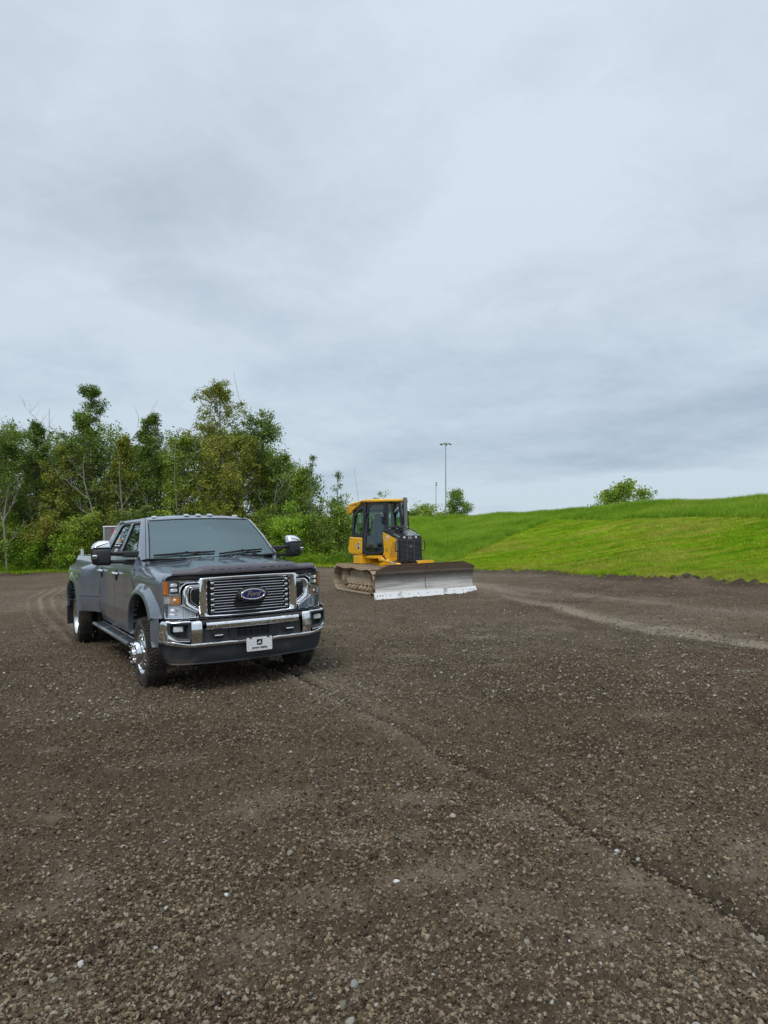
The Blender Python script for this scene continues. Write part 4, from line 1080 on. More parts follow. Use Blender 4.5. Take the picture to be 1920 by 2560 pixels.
# interior
g = G(); g.box((0, .80, 1.44), (1.62, .34, .12), .04).box((0, 1.0, 1.33), (1.6, .2, .26), .05); g.build('dashboard', m_int, Tm)
g = G(); P = [(math.cos(t) * .19 + .40, 1.13 + math.sin(t) * .08, 1.43 + math.sin(t) * .17) for t in [2 * PI * k / 20 for k in range(21)]]; g.tube(P, .016, 6, cap=False).cyl((.40, .95, 1.36), (.40, 1.13, 1.43), .03); g.build('steering_wheel', m_dplast, Tm)
for sx in (-1, 1):
    for yy in (1.75, 2.65):
        st = G().box((sx * .40, yy, 1.36), (.52, .16, .62), .06, Euler((-.22, 0, 0))).box((sx * .40, yy - .22, 1.10), (.52, .5, .14), .05).build('seat', m_int, Tm)
        G().box((sx * .40, yy + .07, 1.76), (.27, .09, .17), .035).build('headrest', m_int, st)

# ---- hood
def hood_edge_y(x): return -.895 + .115 * (abs(x) / .862) ** 2.6
def hood_side(y): return smp([(-.78, .862), (.62, .800)], y)
def hoodz(x, y):
    zs = smp([(-.80, 1.368), (-.3, 1.392), (.62, 1.445)], y); zc = smp([(-.90, 1.385), (-.6, 1.408), (0, 1.452), (.62, 1.492)], y)
    q = abs(x) / .86
    z = zs + (zc - zs) * max(0, 1 - q ** 2.4)
    edge = smp([(-.9, .56), (.62, .36)], y)
    z += .026 * (1 - sst(edge - .035, edge + .045, abs(x)))
    z -= .012 * (1 - sst(.14, .24, abs(x))) * smp([(-.9, .2), (-.3, 1), (.6, 1)], y)
    z -= .022 * sst(.86, 1.0, q) ** 2
    z -= .03 * max(0, 1 - (y - hood_edge_y(x)) / .10) ** 2
    return z
def sst(a, b, x):
    t = min(1, max(0, (x - a) / (b - a))); return t * t * (3 - 2 * t)
P = []
for j in range(31):
    v = j / 30; row = []
    for i in range(-24, 25):
        q = i / 24; ye = hood_edge_y(q * .862); y1_ = .44 - .14 * (1 - q * q) + .16 * abs(q) ** 4; y = ye + (y1_ - ye) * v
        x = q * hood_side(y); row.append((x, y, hoodz(x, y)))
    P.append(row)
g = G(); g.grid(P); hood = g.build('hood', m_paint, Tm, angle=50)
# hood guard with embossed lettering
P = []
for i in range(-40, 41):
    q = i / 40; x = q * .872; ye = hood_edge_y(x) - .018
    dome = 1 - sst(.555, .625, abs(x)); zt = 1.384 + .028 * dome + .006 * (1 - q * q); zb = 1.326 + .004 * (1 - q * q)
    P.append([(x, ye + .045 + .05, zt + .006), (x, ye + .050, zt + .004), (x, ye + .012, zt - .018), (x, ye, zb + .022), (x, ye + .004, zb + .004), (x, ye + .03, zb)])
hg = G().grid(P).build('hood_guard', m_defl, Tm, angle=60)
m_letter = pbr("embossed letter edge", (.006, .006, .008), .25)
wd = .105
for k, ch in enumerate("SUPER DUTY"):
    if ch == ' ': continue
    x = -.455 + k * .101 + (.0 if k < 5 else -.01)
    Mx = Matrix.Translation((x + .02, hood_edge_y(x) - .018 + .0145, 1.4085 - .0225)) @ Matrix.Rotation(R(0), 4, 'Z') @ Matrix.Rotation(R(34), 4, 'X')
    text_mesh('letter', ch, .048, .0022, m_letter, hg, Mx, bold=.0006, sx=2.3)
# rain seal gap and cowl
g = G(); P = []
for i in range(-12, 13):
    q = i / 12; P.append([(q * .80, .36 - .12 * (1 - q * q) + .10 * abs(q) ** 4, 1.462 + .018 * (1 - q * q)), (q * .835, .46 - .14 * (1 - q * q) + .06 * abs(q) ** 4, 1.470 + .012 * (1 - q * q)), (q * .835, .44 - .13 * (1 - q * q), 1.492)])
cowl = G().grid(P).build('cowl', m_black, Tm)
for i in range(-7, 9):
    G().box((i * .062, .36, 1.492), (.04, .07, .006), .002, Euler((.25, 0, .2))).build('vent_slat', m_gap, cowl)
for (x0_, x1_, s) in ((-.78, -.02, 1), (.02, .66, 1)):
    a = ws(x0_ / .82, .045); b = ws(x1_ / .82, .10); mid = ws((x0_ + x1_) / 2 / .82, .085)
    wp = G().tube([(p[0], p[1] - .022, p[2] + .022) for p in (a, mid, b)], [.007, .012, .006], 6).tube([(x1_ * .9, .34, 1.48), (mid[0], mid[1] - .03, mid[2] + .035)], [.016, .009], 6).tube([(p[0], p[1] - .012, p[2] + .010) for p in (a, mid, b)], .006, 5)
    wp.build('wiper', m_black, Tm)
G().box((.66, .235, 1.487), (.10, .035, .02), .008).build('washer_nozzle', m_gap, Tm)
G().box((-.36, .20, 1.497), (.15, .055, .008), .003).build('hood_label', pbr("grey label", (.30, .31, .30), .6), Tm)
# roof marker lights
for x, y in ((-.575, 1.25), (-.165, 1.135), (0, 1.13), (.165, 1.135), (.575, 1.25)):
    z = 2.055 if abs(x) < .3 else 2.038
    ml = G().box((x, y, z + .004), (.072, .09, .024), .011, Euler((.20, 0, 0))).build('marker_light', m_chrome if False else pbr("clear marker lens", (.45, .48, .52), .2, .3, coat=1), Tm)
# ---- front fenders
AR = dict(cy=.055, cz=.60)
def arch_in(t):   # angle 0 = front bottom, pi = rear bottom
    rx = .60 if t < PI / 2 else .60; rz = .485
    c, s = math.cos(t), math.sin(t)
    k = 2.35
    return (AR['cy'] - rx * math.copysign(abs(c) ** (2 / k), c), AR['cz'] + rz * abs(s) ** (2 / k))
def arch_zlow(y):
    d = (y - AR['cy']) / .60
    if abs(d) >= 1: return .60 if d > 0 else .86
    return max(.60 if d > 0 else .60, AR['cz'] + .485 * (1 - abs(d) ** 2.35) ** (1 / 2.35))
def fx(y, z):
    x = sidex(min(z, 1.25)); 
    if z > 1.2: x -= .10 * ((z - 1.2) / .2) ** 1.8
    x -= .045 * max(0, (-y - .45) / .35) ** 1.6
    x += .0
    return x
def fender(sx):
    ys = np.concatenate([np.linspace(-.80, -.545, 4), AR['cy'] - .60 * np.cos(np.linspace(0, PI, 25)), [.66]])
    ys = sorted(set(np.round(ys, 4)))
    P = []
    for y in ys:
        zt = 1.31 + .012 * y; zl = max(arch_zlow(y), .86 if y < -.50 else 0)
        if y > .655: zl = .60
        seam = hood_side(y) + .008; zseam = hoodz(seam - .02, max(y, -.76)) - .0
        if y > .3: zseam = min(zseam, 1.46)
        row = [(fx(y, z), z) for z in np.linspace(zl, max(zl + .02, 1.22), 9)]
        xe = fx(y, 1.22)
        for k in range(1, 8):
            t = k / 7 * PI / 2; row.append((seam + (xe - seam) * math.cos(t) ** .9, 1.22 + (zseam - 1.22) * math.sin(t) ** 1.15))
        row.append((seam - .01, zseam - .04))
        fy = lambda b: max(y, -.715 - .085 * sst(1.27, 1.35, b))
        P.append([(sx * (row[0][0] - .04), fy(row[0][1]), row[0][1])] + [(sx * a, fy(b), b) for a, b in row])
    P.insert(0, [(p[0] - sx * .05, p[1] + .004, p[2]) for p in P[0]])
    f = G().grid(P).build('front_fender', m_paint, Tm, angle=38)
    # cowl corner between fender, pillar and door
    g = G().add([(sx * .81, .44, 1.455), (sx * .80, .60, 1.452), (sx * .93, .665, 1.49), (sx * .985, .665, 1.40), (sx * .93, .66, 1.30), (sx * .9, .45, 1.38), (sx * .915, .56, 1.475)], [[0, 1, 6], [1, 2, 6], [0, 6, 5], [6, 2, 3, 4, 5]]); g.build('fender_corner', m_paint, Tm, smooth=False)
    # inner liner
    g = G(); P = []
    for k in range(0, 21):
        y, z = arch_in(PI * k / 20); P.append([(sx * 1.0, y, z), (sx * .55, y, z + .01)])
    g.grid(P); g.add([(sx * .56, -.62, .45), (sx * .56, .75, .45), (sx * .56, .75, 1.2), (sx * .56, -.62, 1.2)], [[0, 1, 2, 3]])
    g.add([(sx * .56, .66, .45), (sx * .985, .66, .50), (sx * .985, .66, .9), (sx * .56, .66, 1.0)], [[0, 1, 2, 3]]); g.build('wheel_well', m_gap, Tm, angle=85)
    # flare
    P = []
    for k in range(0, 33):
        t = PI * k / 32; yi, zi = arch_in(t); c, s = math.cos(t), math.sin(t)
        wd_ = .125 + .10 * max(0, c) ** 1.5 + .01 * max(0, -c); dy = -c / 1.0; dz = max(.12, s)
        n_ = Vector((dy, dz)).normalized(); yo, zo = yi + n_.x * wd_, zi + n_.y * wd_
        if k < 4: zo = max(.862, zo); zi_ = max(.862, zi)
        else: zi_ = zi
        if t < .5: yi = yi
        xo = fx(max(yo, -.80), min(zo, 1.25)) + .002; xi = 1.072
        def L(q, x): return (sx * x, yi + (yo - yi) * q, zi_ + (zo - zi_) * q)
        P.append([L(0, .96), L(0, xi - .012), L(.06, xi), L(.30, xi - .004), L(.42, xi - .012), L(.9, (xo + .012)), L(1.0, xo)])
    P[0] = [(p[0], p[1], .862) for p in P[0]]
    G().grid(P).build('fender_flare', m_paint, Tm, angle=30)
    # lower body-colour end of the bumper
    P = []
    for z, yf, yr in ((.855, -.70, -.545), (.84, -.715, -.55), (.70, -.715, -.54), (.61, -.70, -.56), (.54, -.68, -.62)):
        P.append([(sx * 1.004, yf, z), (sx * 1.026, yf + .05, z), (sx * 1.045, yf + .12, z), (sx * 1.060, yr, z), (sx * .97, yr + .004, z)])
    G().grid(P).build('bumper_end_cap', m_paint, Tm, angle=40)
    # fender badge: vertical chrome strip with lettering
    bx = sidex(1.2) + .003
    bg_ = G().box((sx * (bx + .004), .585, 1.215), (.012, .035, .24), .005).build('fender_badge', m_chrome, Tm)
    Mx = Matrix.Translation((sx * (bx + .011), .585, 1.215)) @ Matrix.Rotation(sx * PI / 2, 4, 'Z') @ Matrix.Rotation(PI / 2, 4, 'X') @ Matrix.Rotation(-PI / 2 if sx < 0 else -PI / 2, 4, 'Z')
    text_mesh('badge_lettering', 'SUPER DUTY', .034, .001, m_blackink, bg_, Mx, bold=.0006)
    G().lathe([(0, .012), (.012, .012), (.016, 0)], (sx * 1.005, .76, .868), (sx, 0, 0), 10).build('door_emblem', m_chrome, Tm)
both(fender)
# ---- bed: floor, dual-wheel fenders, rails
def bulge(y): return smp([(3.195, 0), (3.42, .05), (3.66, .205), (3.9, .222), (5.05, .225), (5.35, .18), (5.55, .09), (5.72, .03), (5.78, 0)], y)
RA = dict(cy=4.50, cz=.58, rx=.62, rz=.475)
def rzl(y):
    d = abs((y - RA['cy']) / RA['rx'])
    low = smp([(3.19, .60), (3.5, .60), (5.78, .62)], y)
    return low if d >= 1 else max(low, RA['cz'] + RA['rz'] * (1 - d ** 2.4) ** (1 / 2.4))
def bed(sx):
    ys = sorted(set(np.round(np.concatenate([np.linspace(3.19, RA['cy'] - RA['rx'], 12), RA['cy'] - RA['rx'] * np.cos(np.linspace(0, PI, 27)), np.linspace(RA['cy'] + RA['rx'], 5.78, 8)]), 4)))
    P = []; Q = []
    for y in ys:
        b = bulge(y); zl = rzl(y); ztop = 1.30 - .02 * (y > 5.2)
        def X(z):
            full = smp([(.55, 0.84), (.66, .97), (.84, 1.0), (1.10, .99), (1.22, .95), (1.285, .86), (1.315, .66), (1.335, .40), (1.36, .14), (1.40, 0)], z)
            return min(sidex(z), 1.0) + b * full
        zs = [z for z in (.845, .86, .95, 1.05, 1.13, 1.20, 1.26, 1.285, 1.30, 1.315, 1.335, 1.36, 1.40, 1.44, 1.462)]
        zr = [max(z, zl) for z in zs]
        P.append([(sx * (X(zr[0]) - .04), y, zr[0])] + [(sx * X(z), y, z) for z in zr] + [(sx * .94, y, 1.474), (sx * .86, y, 1.474), (sx * .86, y, 1.30)])
        zlo = min(zl, .838)
        Q.append([(sx * (X(zlo) - .05), y, zlo)] + [(sx * (X(max(zlo, z)) + .003), y, max(zlo, z)) for z in (.60, .63, .68, .74, .80, .838)] + [(sx * (X(.838) - .02), y, max(zlo, .838))])
    s = G().grid(P).build('bed_side', m_paint, Tm, angle=26)
    G().grid(Q).build('lower_fender', m_paint, Tm, angle=26)
    # raised lip round the rear arch
    P = []
    for k in range(31):
        t = PI * k / 30; c, s_ = math.cos(t), math.sin(t); kk = 2.4
        yi = RA['cy'] - RA['rx'] * math.copysign(abs(c) ** (2 / kk), c); zi = RA['cz'] + RA['rz'] * abs(s_) ** (2 / kk)
        nn = Vector((-c, max(.1, s_))).normalized(); yo, zo = yi + nn.x * .13, zi + nn.y * .15
        xb = 1.0 + bulge(min(max(yi, 3.7), 5.2))
        xo = 1.0 + bulge(yo) * smp([(.55, .84), (1.1, .99), (1.24, .93)], zo)
        P.append([(sx * (xb - .12), yi, zi), (sx * (xb + .012), yi, zi), (sx * (xb + .028), yi + nn.x * .01, zi + nn.y * .01), (sx * (xb + .024), yi + nn.x * .05, zi + nn.y * .05), (sx * (xo + .004), yo, zo)])
    G().grid(P).build('wheel_lip', m_paint, Tm, angle=30)
    g = G(); P = []
    for k in range(21):
        t = PI * k / 20; c, s_ = math.cos(t), math.sin(t); P.append([(sx * 1.2, RA['cy'] - .62 * math.copysign(abs(c) ** .83, c), RA['cz'] + .475 * abs(s_) ** .83), (sx * .55, RA['cy'] - .62 * math.copysign(abs(c) ** .83, c), RA['cz'] + .475 * abs(s_) ** .83)])
    g.grid(P).add([(sx * .56, 3.8, .5), (sx * .56, 5.2, .5), (sx * .56, 5.2, 1.1), (sx * .56, 3.8, 1.1)], [[0, 1, 2, 3]]).build('rear_wheel_well', m_gap, Tm, angle=85)
    G().box((sx * 1.06, 5.22, .52), (.34, .015, .56), .004).build('mud_flap', m_black, Tm)
    ys_ = 3.99
    G().lathe([(0, .014), (.02, .012), (.030, 0)], (sx * 1.222, 3.93, .80), (sx, 0, 0), 14).build('side_marker', m_led, Tm)
    # running board
    sb_ = G()
    sb_.box((sx * 1.065, 1.99, .425), (.05, 2.66, .05), .014).box((sx * .93, 1.99, .435), (.03, 2.66, .035), .008)
    rb = sb_.build('running_board', m_paint, Tm)
    G().box((sx * 1.0, 1.99, .430), (.12, 2.6, .03), .004).build('step_tread', m_black, rb)
    for yy in (1.28, 2.45):
        G().prism([(.72, yy - .34), (1.04, yy - .34), (.72, yy - .1)][::1] if False else [(sx * .94, yy - .02), (sx * 1.045, yy - .10), (sx * 1.045, yy + .00), (sx * .94, yy + .10)], 'z', .444, .4495).build('tread_stripe', m_alu2, rb)
    for yy in (.95, 2.0, 3.05):
        G().tube([(sx * .5, yy, .50), (sx * .85, yy, .46), (sx * .96, yy, .42)], .022, 6).build('board_bracket', m_dplast, rb)
both(bed)
g = G(); g.box((0, 4.48, 1.02), (1.72, 2.6, .03), 0).box((0, 3.20, 1.24), (1.9, .03, .48), .005).box((0, 5.79, 1.16), (1.92, .05, .62), .02); g.build('bed_box', m_paint, Tm)
# stake post at the rear corner of the bed
pst = G().box((-.90, 5.70, 1.50), (.045, .045, .16), .003)
pst = pst.build('stake_post', m_white, Tm)
for k in range(3): G().cyl((-.924, 5.70, 1.50 + k * .03), (-.921, 5.70, 1.50 + k * .03), .009, None, 8).cyl((-.90, 5.676, 1.50 + k * .03), (-.90, 5.679, 1.50 + k * .03), .009, None, 8).build('post_hole', m_gap, pst)

# ---- wheels
def make_wheel(name, sx, xo, y, kind, steer=0.0):
    """xo = outer face of the tyre"""
    r_, w_ = .405, .235
    root = bpy.data.objects.new(name, None); root.empty_display_size = .2; link(root, Tm); root.location = (sx * (xo - w_ / 2), y, r_); root.rotation_euler = (0, 0, steer)
    o = w_ / 2
    # tyre (axis = sx * +x outward)
    prof = [(.262, -o + .03), (.275, -o + .012), (.325, -o), (.365, -o + .006), (.392, -o + .022), (.400, -o + .05), (.4005, -.02), (.4005, .02), (.400, o - .05), (.392, o - .022), (.365, o - .006), (.325, o), (.275, o - .012), (.262, o - .03)]
    ty = G().lathe(prof, (0, 0, 0), (sx, 0, 0), 64)
    NB = 62
    for k in range(NB):
        for row, (a, b, ln) in enumerate(((-.100, -.062, .026), (-.054, -.008, .024), (.008, .054, .024), (.062, .100, .026))):
            t = 2 * PI * (k + (row % 2) * .5) / NB; dt = ln / .405 / 1.0 * .58
            ra, rb = .396, .4105
            sk = .012 * (1 if row < 2 else -1)
            vs = []
            for rr_ in (ra, rb):
                for xx, tt in ((a, t - dt / 2), (b, t - dt / 2 + sk), (b, t + dt / 2 + sk), (a, t + dt / 2)):
                    q = rr_ - (.008 if abs(xx) > .09 else 0); vs.append((sx * xx, math.sin(tt) * q, math.cos(tt) * q))
            ty.add(vs, [[4, 5, 6, 7], [0, 1, 5, 4], [1, 2, 6, 5], [2, 3, 7, 6], [3, 0, 4, 7]])
        t = 2 * PI * k / NB                               # shoulder lugs on the side wall
        vs = []
        for (rr_, xx) in ((.372, o - .004), (.400, o - .012)):
            for e in (0, .004):
                for tt in (t - .018, t + .018): vs.append((sx * (xx + e), math.sin(tt) * rr_, math.cos(tt) * rr_))
        ty.add(vs, [[2, 3, 7, 6], [0, 1, 3, 2], [0, 2, 6, 4], [1, 3, 7, 5]])
    ty.build('tyre', m_rubber, root, angle=40)
    if kind == 'front':
        rim = G().lathe([(.262, -.08), (.240, -.06), (.240, .02), (.262, .085), (.268, .098), (.262, .105), (.252, .103), (.245, .085), (.238, .06), (.222, .072), (.190, .096), (.152, .112), (.138, .116)], (0, 0, 0), (sx, 0, 0), 48).build('rim', m_alu, root, angle=40)
        for k in range(8):
            t = 2 * PI * (k + .35) / 8; nrm = Vector((sx, math.sin(t) * .45, math.cos(t) * .45)).normalized(); c = Vector((sx * .0915, math.sin(t) * .197, math.cos(t) * .197))
            G().lathe([(0, .003), (.024, .003), (.029, .006), (.033, .002)], c, nrm, 16).build('hand_hole', m_gap if k % 1 == 0 else m_alu, rim)
            G().lathe([(.023, .0035), (.028, .008), (.034, .003)], c, nrm, 16).build('hole_edge', m_alu, rim)
        hub = G().lathe([(.138, .112), (.136, .15), (.128, .178), (.118, .186), (.100, .188), (.062, .186), (.058, .182), (.056, .205), (.048, .215), (0, .217)], (0, 0, 0), (sx, 0, 0), 36).build('hub_cover', m_alu, root, angle=35)
        rr_ = .112
    else:
        dep = .135
        rim = G().lathe([(.262, -.10), (.240, -.08), (.236, .02), (.244, .085), (.262, .100), (.270, .108), (.262, .114), (.254, .108), (.240, .09), (.228, .02), (.215, -.035), (.19, -.055), (.12, -.05), (0, -.05)], (0, 0, 0), (sx, 0, 0), 48).build('rim', m_alu2, root, angle=40)
        for k in range(8):
            t = 2 * PI * (k + .2) / 8; G().lathe([(0, .004), (.026, .004), (.03, 0)], (sx * -.054, math.sin(t) * .175, math.cos(t) * .175), (sx, 0, 0), 12).build('hand_hole', m_gap, rim)
        hub = G().lathe([(.10, -.05), (.096, -.01), (.085, .0), (0, .004)], (0, 0, 0), (sx, 0, 0), 28).build('hub_cover', m_alu, root)
        rr_ = .125
    for k in range(10):
        t = 2 * PI * (k + .5) / 10; b0 = .180 if kind == 'front' else -.05
        G().lathe([(.0125, b0), (.0125, b0 + .030), (.010, b0 + .040), (0, b0 + .046)], (0, math.sin(t) * rr_, math.cos(t) * rr_), (sx, 0, 0), 8).build('lug_nut', m_chrome, hub)
    return root
make_wheel('front_wheel', -1, 1.060, 0.0, 'front', .0)
make_wheel('front_wheel', 1, 1.060, 0.0, 'front', .0)
for sx in (-1, 1):
    make_wheel('rear_wheel', sx, 1.185, 4.47, 'rear')
    make_wheel('inner_rear_wheel', sx, .885, 4.47, 'rear')
# ---- grille
YG = -.885
def gz(pts): return pts
half = [(0, 1.302), (.30, 1.300), (.575, 1.292), (.592, 1.280), (.592, 1.213), (.700, 1.213), (.735, 1.196), (.757, 1.150), (.760, 1.015), (.740, .985), (.615, .918), (.592, .912), (.592, .862), (.575, .850), (.30, .846), (0, .845)]
ih = [(0, 1.252), (.30, 1.252), (.478, 1.250), (.490, 1.240), (.490, 1.205), (.490, 1.20), (.490, 1.19), (.490, 1.15), (.490, 1.02), (.490, .985), (.490, .93), (.490, .92), (.490, .885), (.478, .872), (.30, .870), (0, .870)]
grille = G().box((0, YG + .06, 1.075), (1.18, .02, .42), 0).build('grille', m_gap, Tm, smooth=False)
outer = half + [(-x, z) for x, z in half[-2:0:-1]]; inner = ih + [(-x, z) for x, z in ih[-2:0:-1]]
# chrome surround: centre frame + C brackets on each side
cf_h = [(0, 1.302), (.30, 1.300), (.575, 1.292), (.592, 1.280), (.592, 1.10), (.592, .90), (.592, .862), (.575, .850), (.30, .846), (0, .845)]
ci_h = [(0, 1.252), (.30, 1.252), (.478, 1.250), (.490, 1.240), (.490, 1.10), (.490, .93), (.490, .885), (.478, .872), (.30, .870), (0, .870)]
co = cf_h + [(-x, z) for x, z in cf_h[-2:0:-1]]; ci = ci_h + [(-x, z) for x, z in ci_h[-2:0:-1]]
def ringc(outer, inner, y0, y1, lean_=0):
    g = G()
    def P(q, y): return (q[0], y + .035 * (abs(q[0]) / .75) ** 2, q[1])
    rows = [[P(q, y0) for q in outer], [P(q, y1 + .014) for q in outer]]
    for f_, e in ((.12, .004), (.30, 0), (.62, .006), (.9, .020)):
        rows.append([P([o[k] + (i[k] - o[k]) * f_ for k in (0, 1)], y1 + e) for o, i in zip(outer, inner)])
    rows.append([P(q, y1 + .035) for q in inner]); rows.append([P(q, y0) for q in inner])
    return g.grid(rows, cu=True, cv=True)
ringc(co, ci, YG + .05, YG - .012).build('grille_surround', m_chrome, grille, angle=50)
def brackets(sx):
    O = [(.560, 1.222), (.705, 1.222), (.742, 1.200), (.764, 1.155), (.766, 1.010), (.742, .978), (.625, .910), (.560, .905)]
    I = [(.560, 1.182), (.668, 1.182), (.686, 1.172), (.694, 1.150), (.694, 1.045), (.682, 1.025), (.605, .962), (.560, .958)]
    O = [(sx * x, z) for x, z in O]; I = [(sx * x, z) for x, z in I]
    ringc(O, I, YG + .05, YG + .000).build('side_bracket', m_chrome, grille, angle=50)
    I2 = inset(I, -.002); J = inset(I, .014)
    O3 = [(.530, 1.178), (.664, 1.178), (.680, 1.168), (.688, 1.148), (.688, 1.048), (.676, 1.030), (.602, .968), (.530, .966)]; I3 = inset([(sx * x, z) for x, z in O3], .016); O3 = [(sx * x, z) for x, z in O3]
    ringc(O3, I3, YG + .05, YG - .006).build('inner_bracket', m_chrome, grille, angle=50)
    G().box((sx * .61, YG + .055, 1.07), (.17, .006, .22), 0).build('side_mesh', m_gap, grille)
    for k in range(10):
        z = 1.158 - k * .0195; xw = .145 if z > 1.045 else .145 - (1.045 - z) * .9
        G().box((sx * (.532 + xw / 2), YG + .030, z), (xw, .02, .006), .002).build('side_slat', m_dplast, grille)
both(brackets)
for k in range(6):
    z = 1.221 - k * .0618
    g = G()
    for dz_ in (.0165, -.0165):
        g.grid([[(x, YG + .012 + .025 * (abs(x) / .75) ** 2 + e, z + dz_ + f_) for (e, f_) in ((.02, -.0024), (0, -.0028), (-.002, 0), (0, .0028), (.02, .0024))] for x in np.linspace(-.462, .462, 15)])
    for sx in (-1, 1):
        g.box((sx * .447, YG + .014, z), (.040, .030, .036), .004)
    g.build('grille_bar', m_barchrome, grille, angle=50)
for k in range(5):
    G().box((.0 + (-.20 + k * .10), YG + .045, 1.175), (.085, .006, .012), .002).build('vent_grid', m_dplast, grille)
# badge
g = G().prism(ellipse(.015, 1.074, .183, .086, 40), 'y', YG + .03, YG - .045, .012).build('badge', m_black, grille, angle=50)
ro = ellipse(.015, 1.076, .150, .064, 40); ri = ellipse(.015, 1.076, .134, .051, 40)
G().ring(ro, ri, 'y', YG - .04, YG - .056, .004).build('badge_ring', m_chrome, g, angle=60)
G().prism(ellipse(.015, 1.076, .134, .051, 40), 'y', YG - .04, YG - .050).build('badge_field', m_blue, g)
G().ring(ellipse(.015, 1.076, .127, .0455, 40), ellipse(.015, 1.076, .124, .043, 40), 'y', YG - .048, YG - .0515).build('badge_line', m_chrome, g)
text_mesh('badge_script', 'Ford', .078, .003, m_chrome, g, Matrix.Translation((.013, YG - .052, 1.078)) @ Matrix.Rotation(PI / 2, 4, 'X'), bold=.0022, shear=.38, space=.92, sx=1.12)
# ---- headlights
def headlight(sx):
    def Y(x): return -.865 + .17 * max(0, (abs(x) - .58) / .40) ** 2.1
    O = [(.600, 1.272), (.72, 1.276), (.86, 1.278), (.945, 1.278), (.962, 1.20), (.965, 1.12), (.955, .99), (.950, .93), (.945, .852), (.86, .850), (.72, .850), (.602, .852), (.602, .893), (.70, .952), (.775, .998), (.792, 1.03), (.790, 1.16), (.768, 1.208), (.725, 1.236), (.600, 1.238)]
    I = [(x * .0 + c[0], c[1]) for x, c in zip([0] * 20, inset(O, .012))]
    def P(q, e): return (sx * q[0], Y(q[0]) + e, q[1])
    hs = G(); n = len(O)
    hs.grid([[P(q, .10) for q in O], [P(q, .0) for q in O], [P(q, -.008) for q in inset(O, .004)], [P(q, -.004) for q in I], [P(q, .03) for q in I]], cv=True)
    h_ = hs.build('headlight', m_chrome, Tm, angle=40)
    # reflector floor that follows the curve
    def strip(x0, x1, z0, z1, e, name, mat, nx=8, par=h_, nz=1, zf=None):
        g = G(); P_ = []
        for i in range(nx + 1):
            x = x0 + (x1 - x0) * i / nx; a, b = (z0, z1) if zf is None else zf(x)
            P_.append([(sx * x, Y(x) + e, a + (b - a) * j / nz) for j in range(nz + 1)])
        return g.grid(P_).build(name, mat, par, angle=40)
    strip(.60, .955, .858, .965, .05, 'reflector', m_cell, 10, zf=lambda x: (.860, .890 if x < .615 else .888 + min(.108, (x - .602) * .62)))
    strip(.775, .955, .96, 1.272, .05, 'reflector', m_cell, 8)
    strip(.605, .80, 1.243, 1.270, .045, 'reflector', m_cell, 6)
    strip(.912, .957, 1.118, 1.262, -.004, 'amber_reflector', m_amber, 4)
    for k in range(7): G().box((sx * .935, Y(.935) - .008, 1.127 + k * .0205), (.042, .006, .005), .001, Euler((0, 0, sx * .8))).build('reflector_rib', pbr("amber rib", (.55, .13, .006), .3) if k == 0 and sx < 0 else bpy.data.materials["amber rib"], h_)
    # projector lamps
    G().box((sx * .835, Y(.835) + .035, 1.19), (.10, .03, .125), .008).build('lamp_housing', m_gap, h_)
    for zz in (1.222, 1.165):
        G().box((sx * .85, Y(.85) + .010, zz), (.075, .03, .040), .008).build('projector', m_led, h_)
    G().box((sx * .795, Y(.80) + .012, 1.19), (.016, .03, .14), .004).build('chrome_bezel', m_chrome, h_)
    for zz, hh in ((1.106, .014), (1.008, .016)): strip(.785, .962, zz - hh / 2, zz + hh / 2, -.010, 'chrome_bezel', m_chrome, 8)
    strip(.80, .885, 1.022, 1.092, .004, 'turn_lamp', m_amber, 5)
    G().lathe([(0, .012), (.012, .01), (.02, 0)], (sx * .845, Y(.845) - .002, 1.057), (0, -1, 0), 12).build('bulb', m_led, h_)
    for k in range(5): G().box((sx * .922, Y(.922) - .002, 1.028 + k * .0145), (.058, .010, .006), .002, Euler((0, 0, sx * .7))).build('reflector_rib', m_led, h_)
    G().lathe([(0, .0), (.035, -.01), (.052, -.03)], (sx * .835, Y(.835) + .045, .925), (0, -1, 0), 20).box((sx * .835, Y(.835) + .03, .925), (.02, .03, .07), .005).build('low_lamp', m_cell, h_)
    for k in range(7):
        x = .765 - k * .022; zt = .888 + (x - .602) * .62 - .004
        if zt > .872: G().box((sx * x, Y(x) + .03, (.862 + zt) / 2), (.008, .02, zt - .862), .002).build('lamp_fluting', m_led, h_)
    # clear cover
    g = G()
    for (x0, x1, zf) in ((.603, .790, lambda x: (1.240, 1.274)), (.790, .960, lambda x: (.856, 1.274)), (.603, .790, lambda x: (.856, .895 if x < .615 else .893 + (x - .602) * .56))):
        g.grid([[(sx * x, Y(x) - .006, zf(x)[0]), (sx * x, Y(x) - .006, zf(x)[1])] for x in np.linspace(x0, x1, 7)])
    g.build('lamp_cover', m_lens, h_, recalc=False)
    # black surround on top of the lamp
    g = G().grid([[(sx * x, Y(x) + .01, 1.282), (sx * x, Y(x) + .02, 1.325), (sx * x, Y(x) + .09, 1.33)] for x in np.linspace(.0 if False else .55, .93, 9)]).build('lamp_surround', m_gap, Tm)
both(headlight)
G().grid([[(x, -.86 + .03 * (abs(x) / .6) ** 2, .80), (x, -.86 + .03 * (abs(x) / .6) ** 2, 1.34)] for x in np.linspace(-.62, .62, 9)]).build('front_panel', m_gap, Tm)
G().grid([[(-.60, -.72, .83), (-.77, -.68, .83), (-.93, -.58, .83)], [(-.60, -.72, 1.3), (-.77, -.68, 1.3), (-.93, -.58, 1.3)]]).mirror().build('lamp_backing', m_gap, Tm)
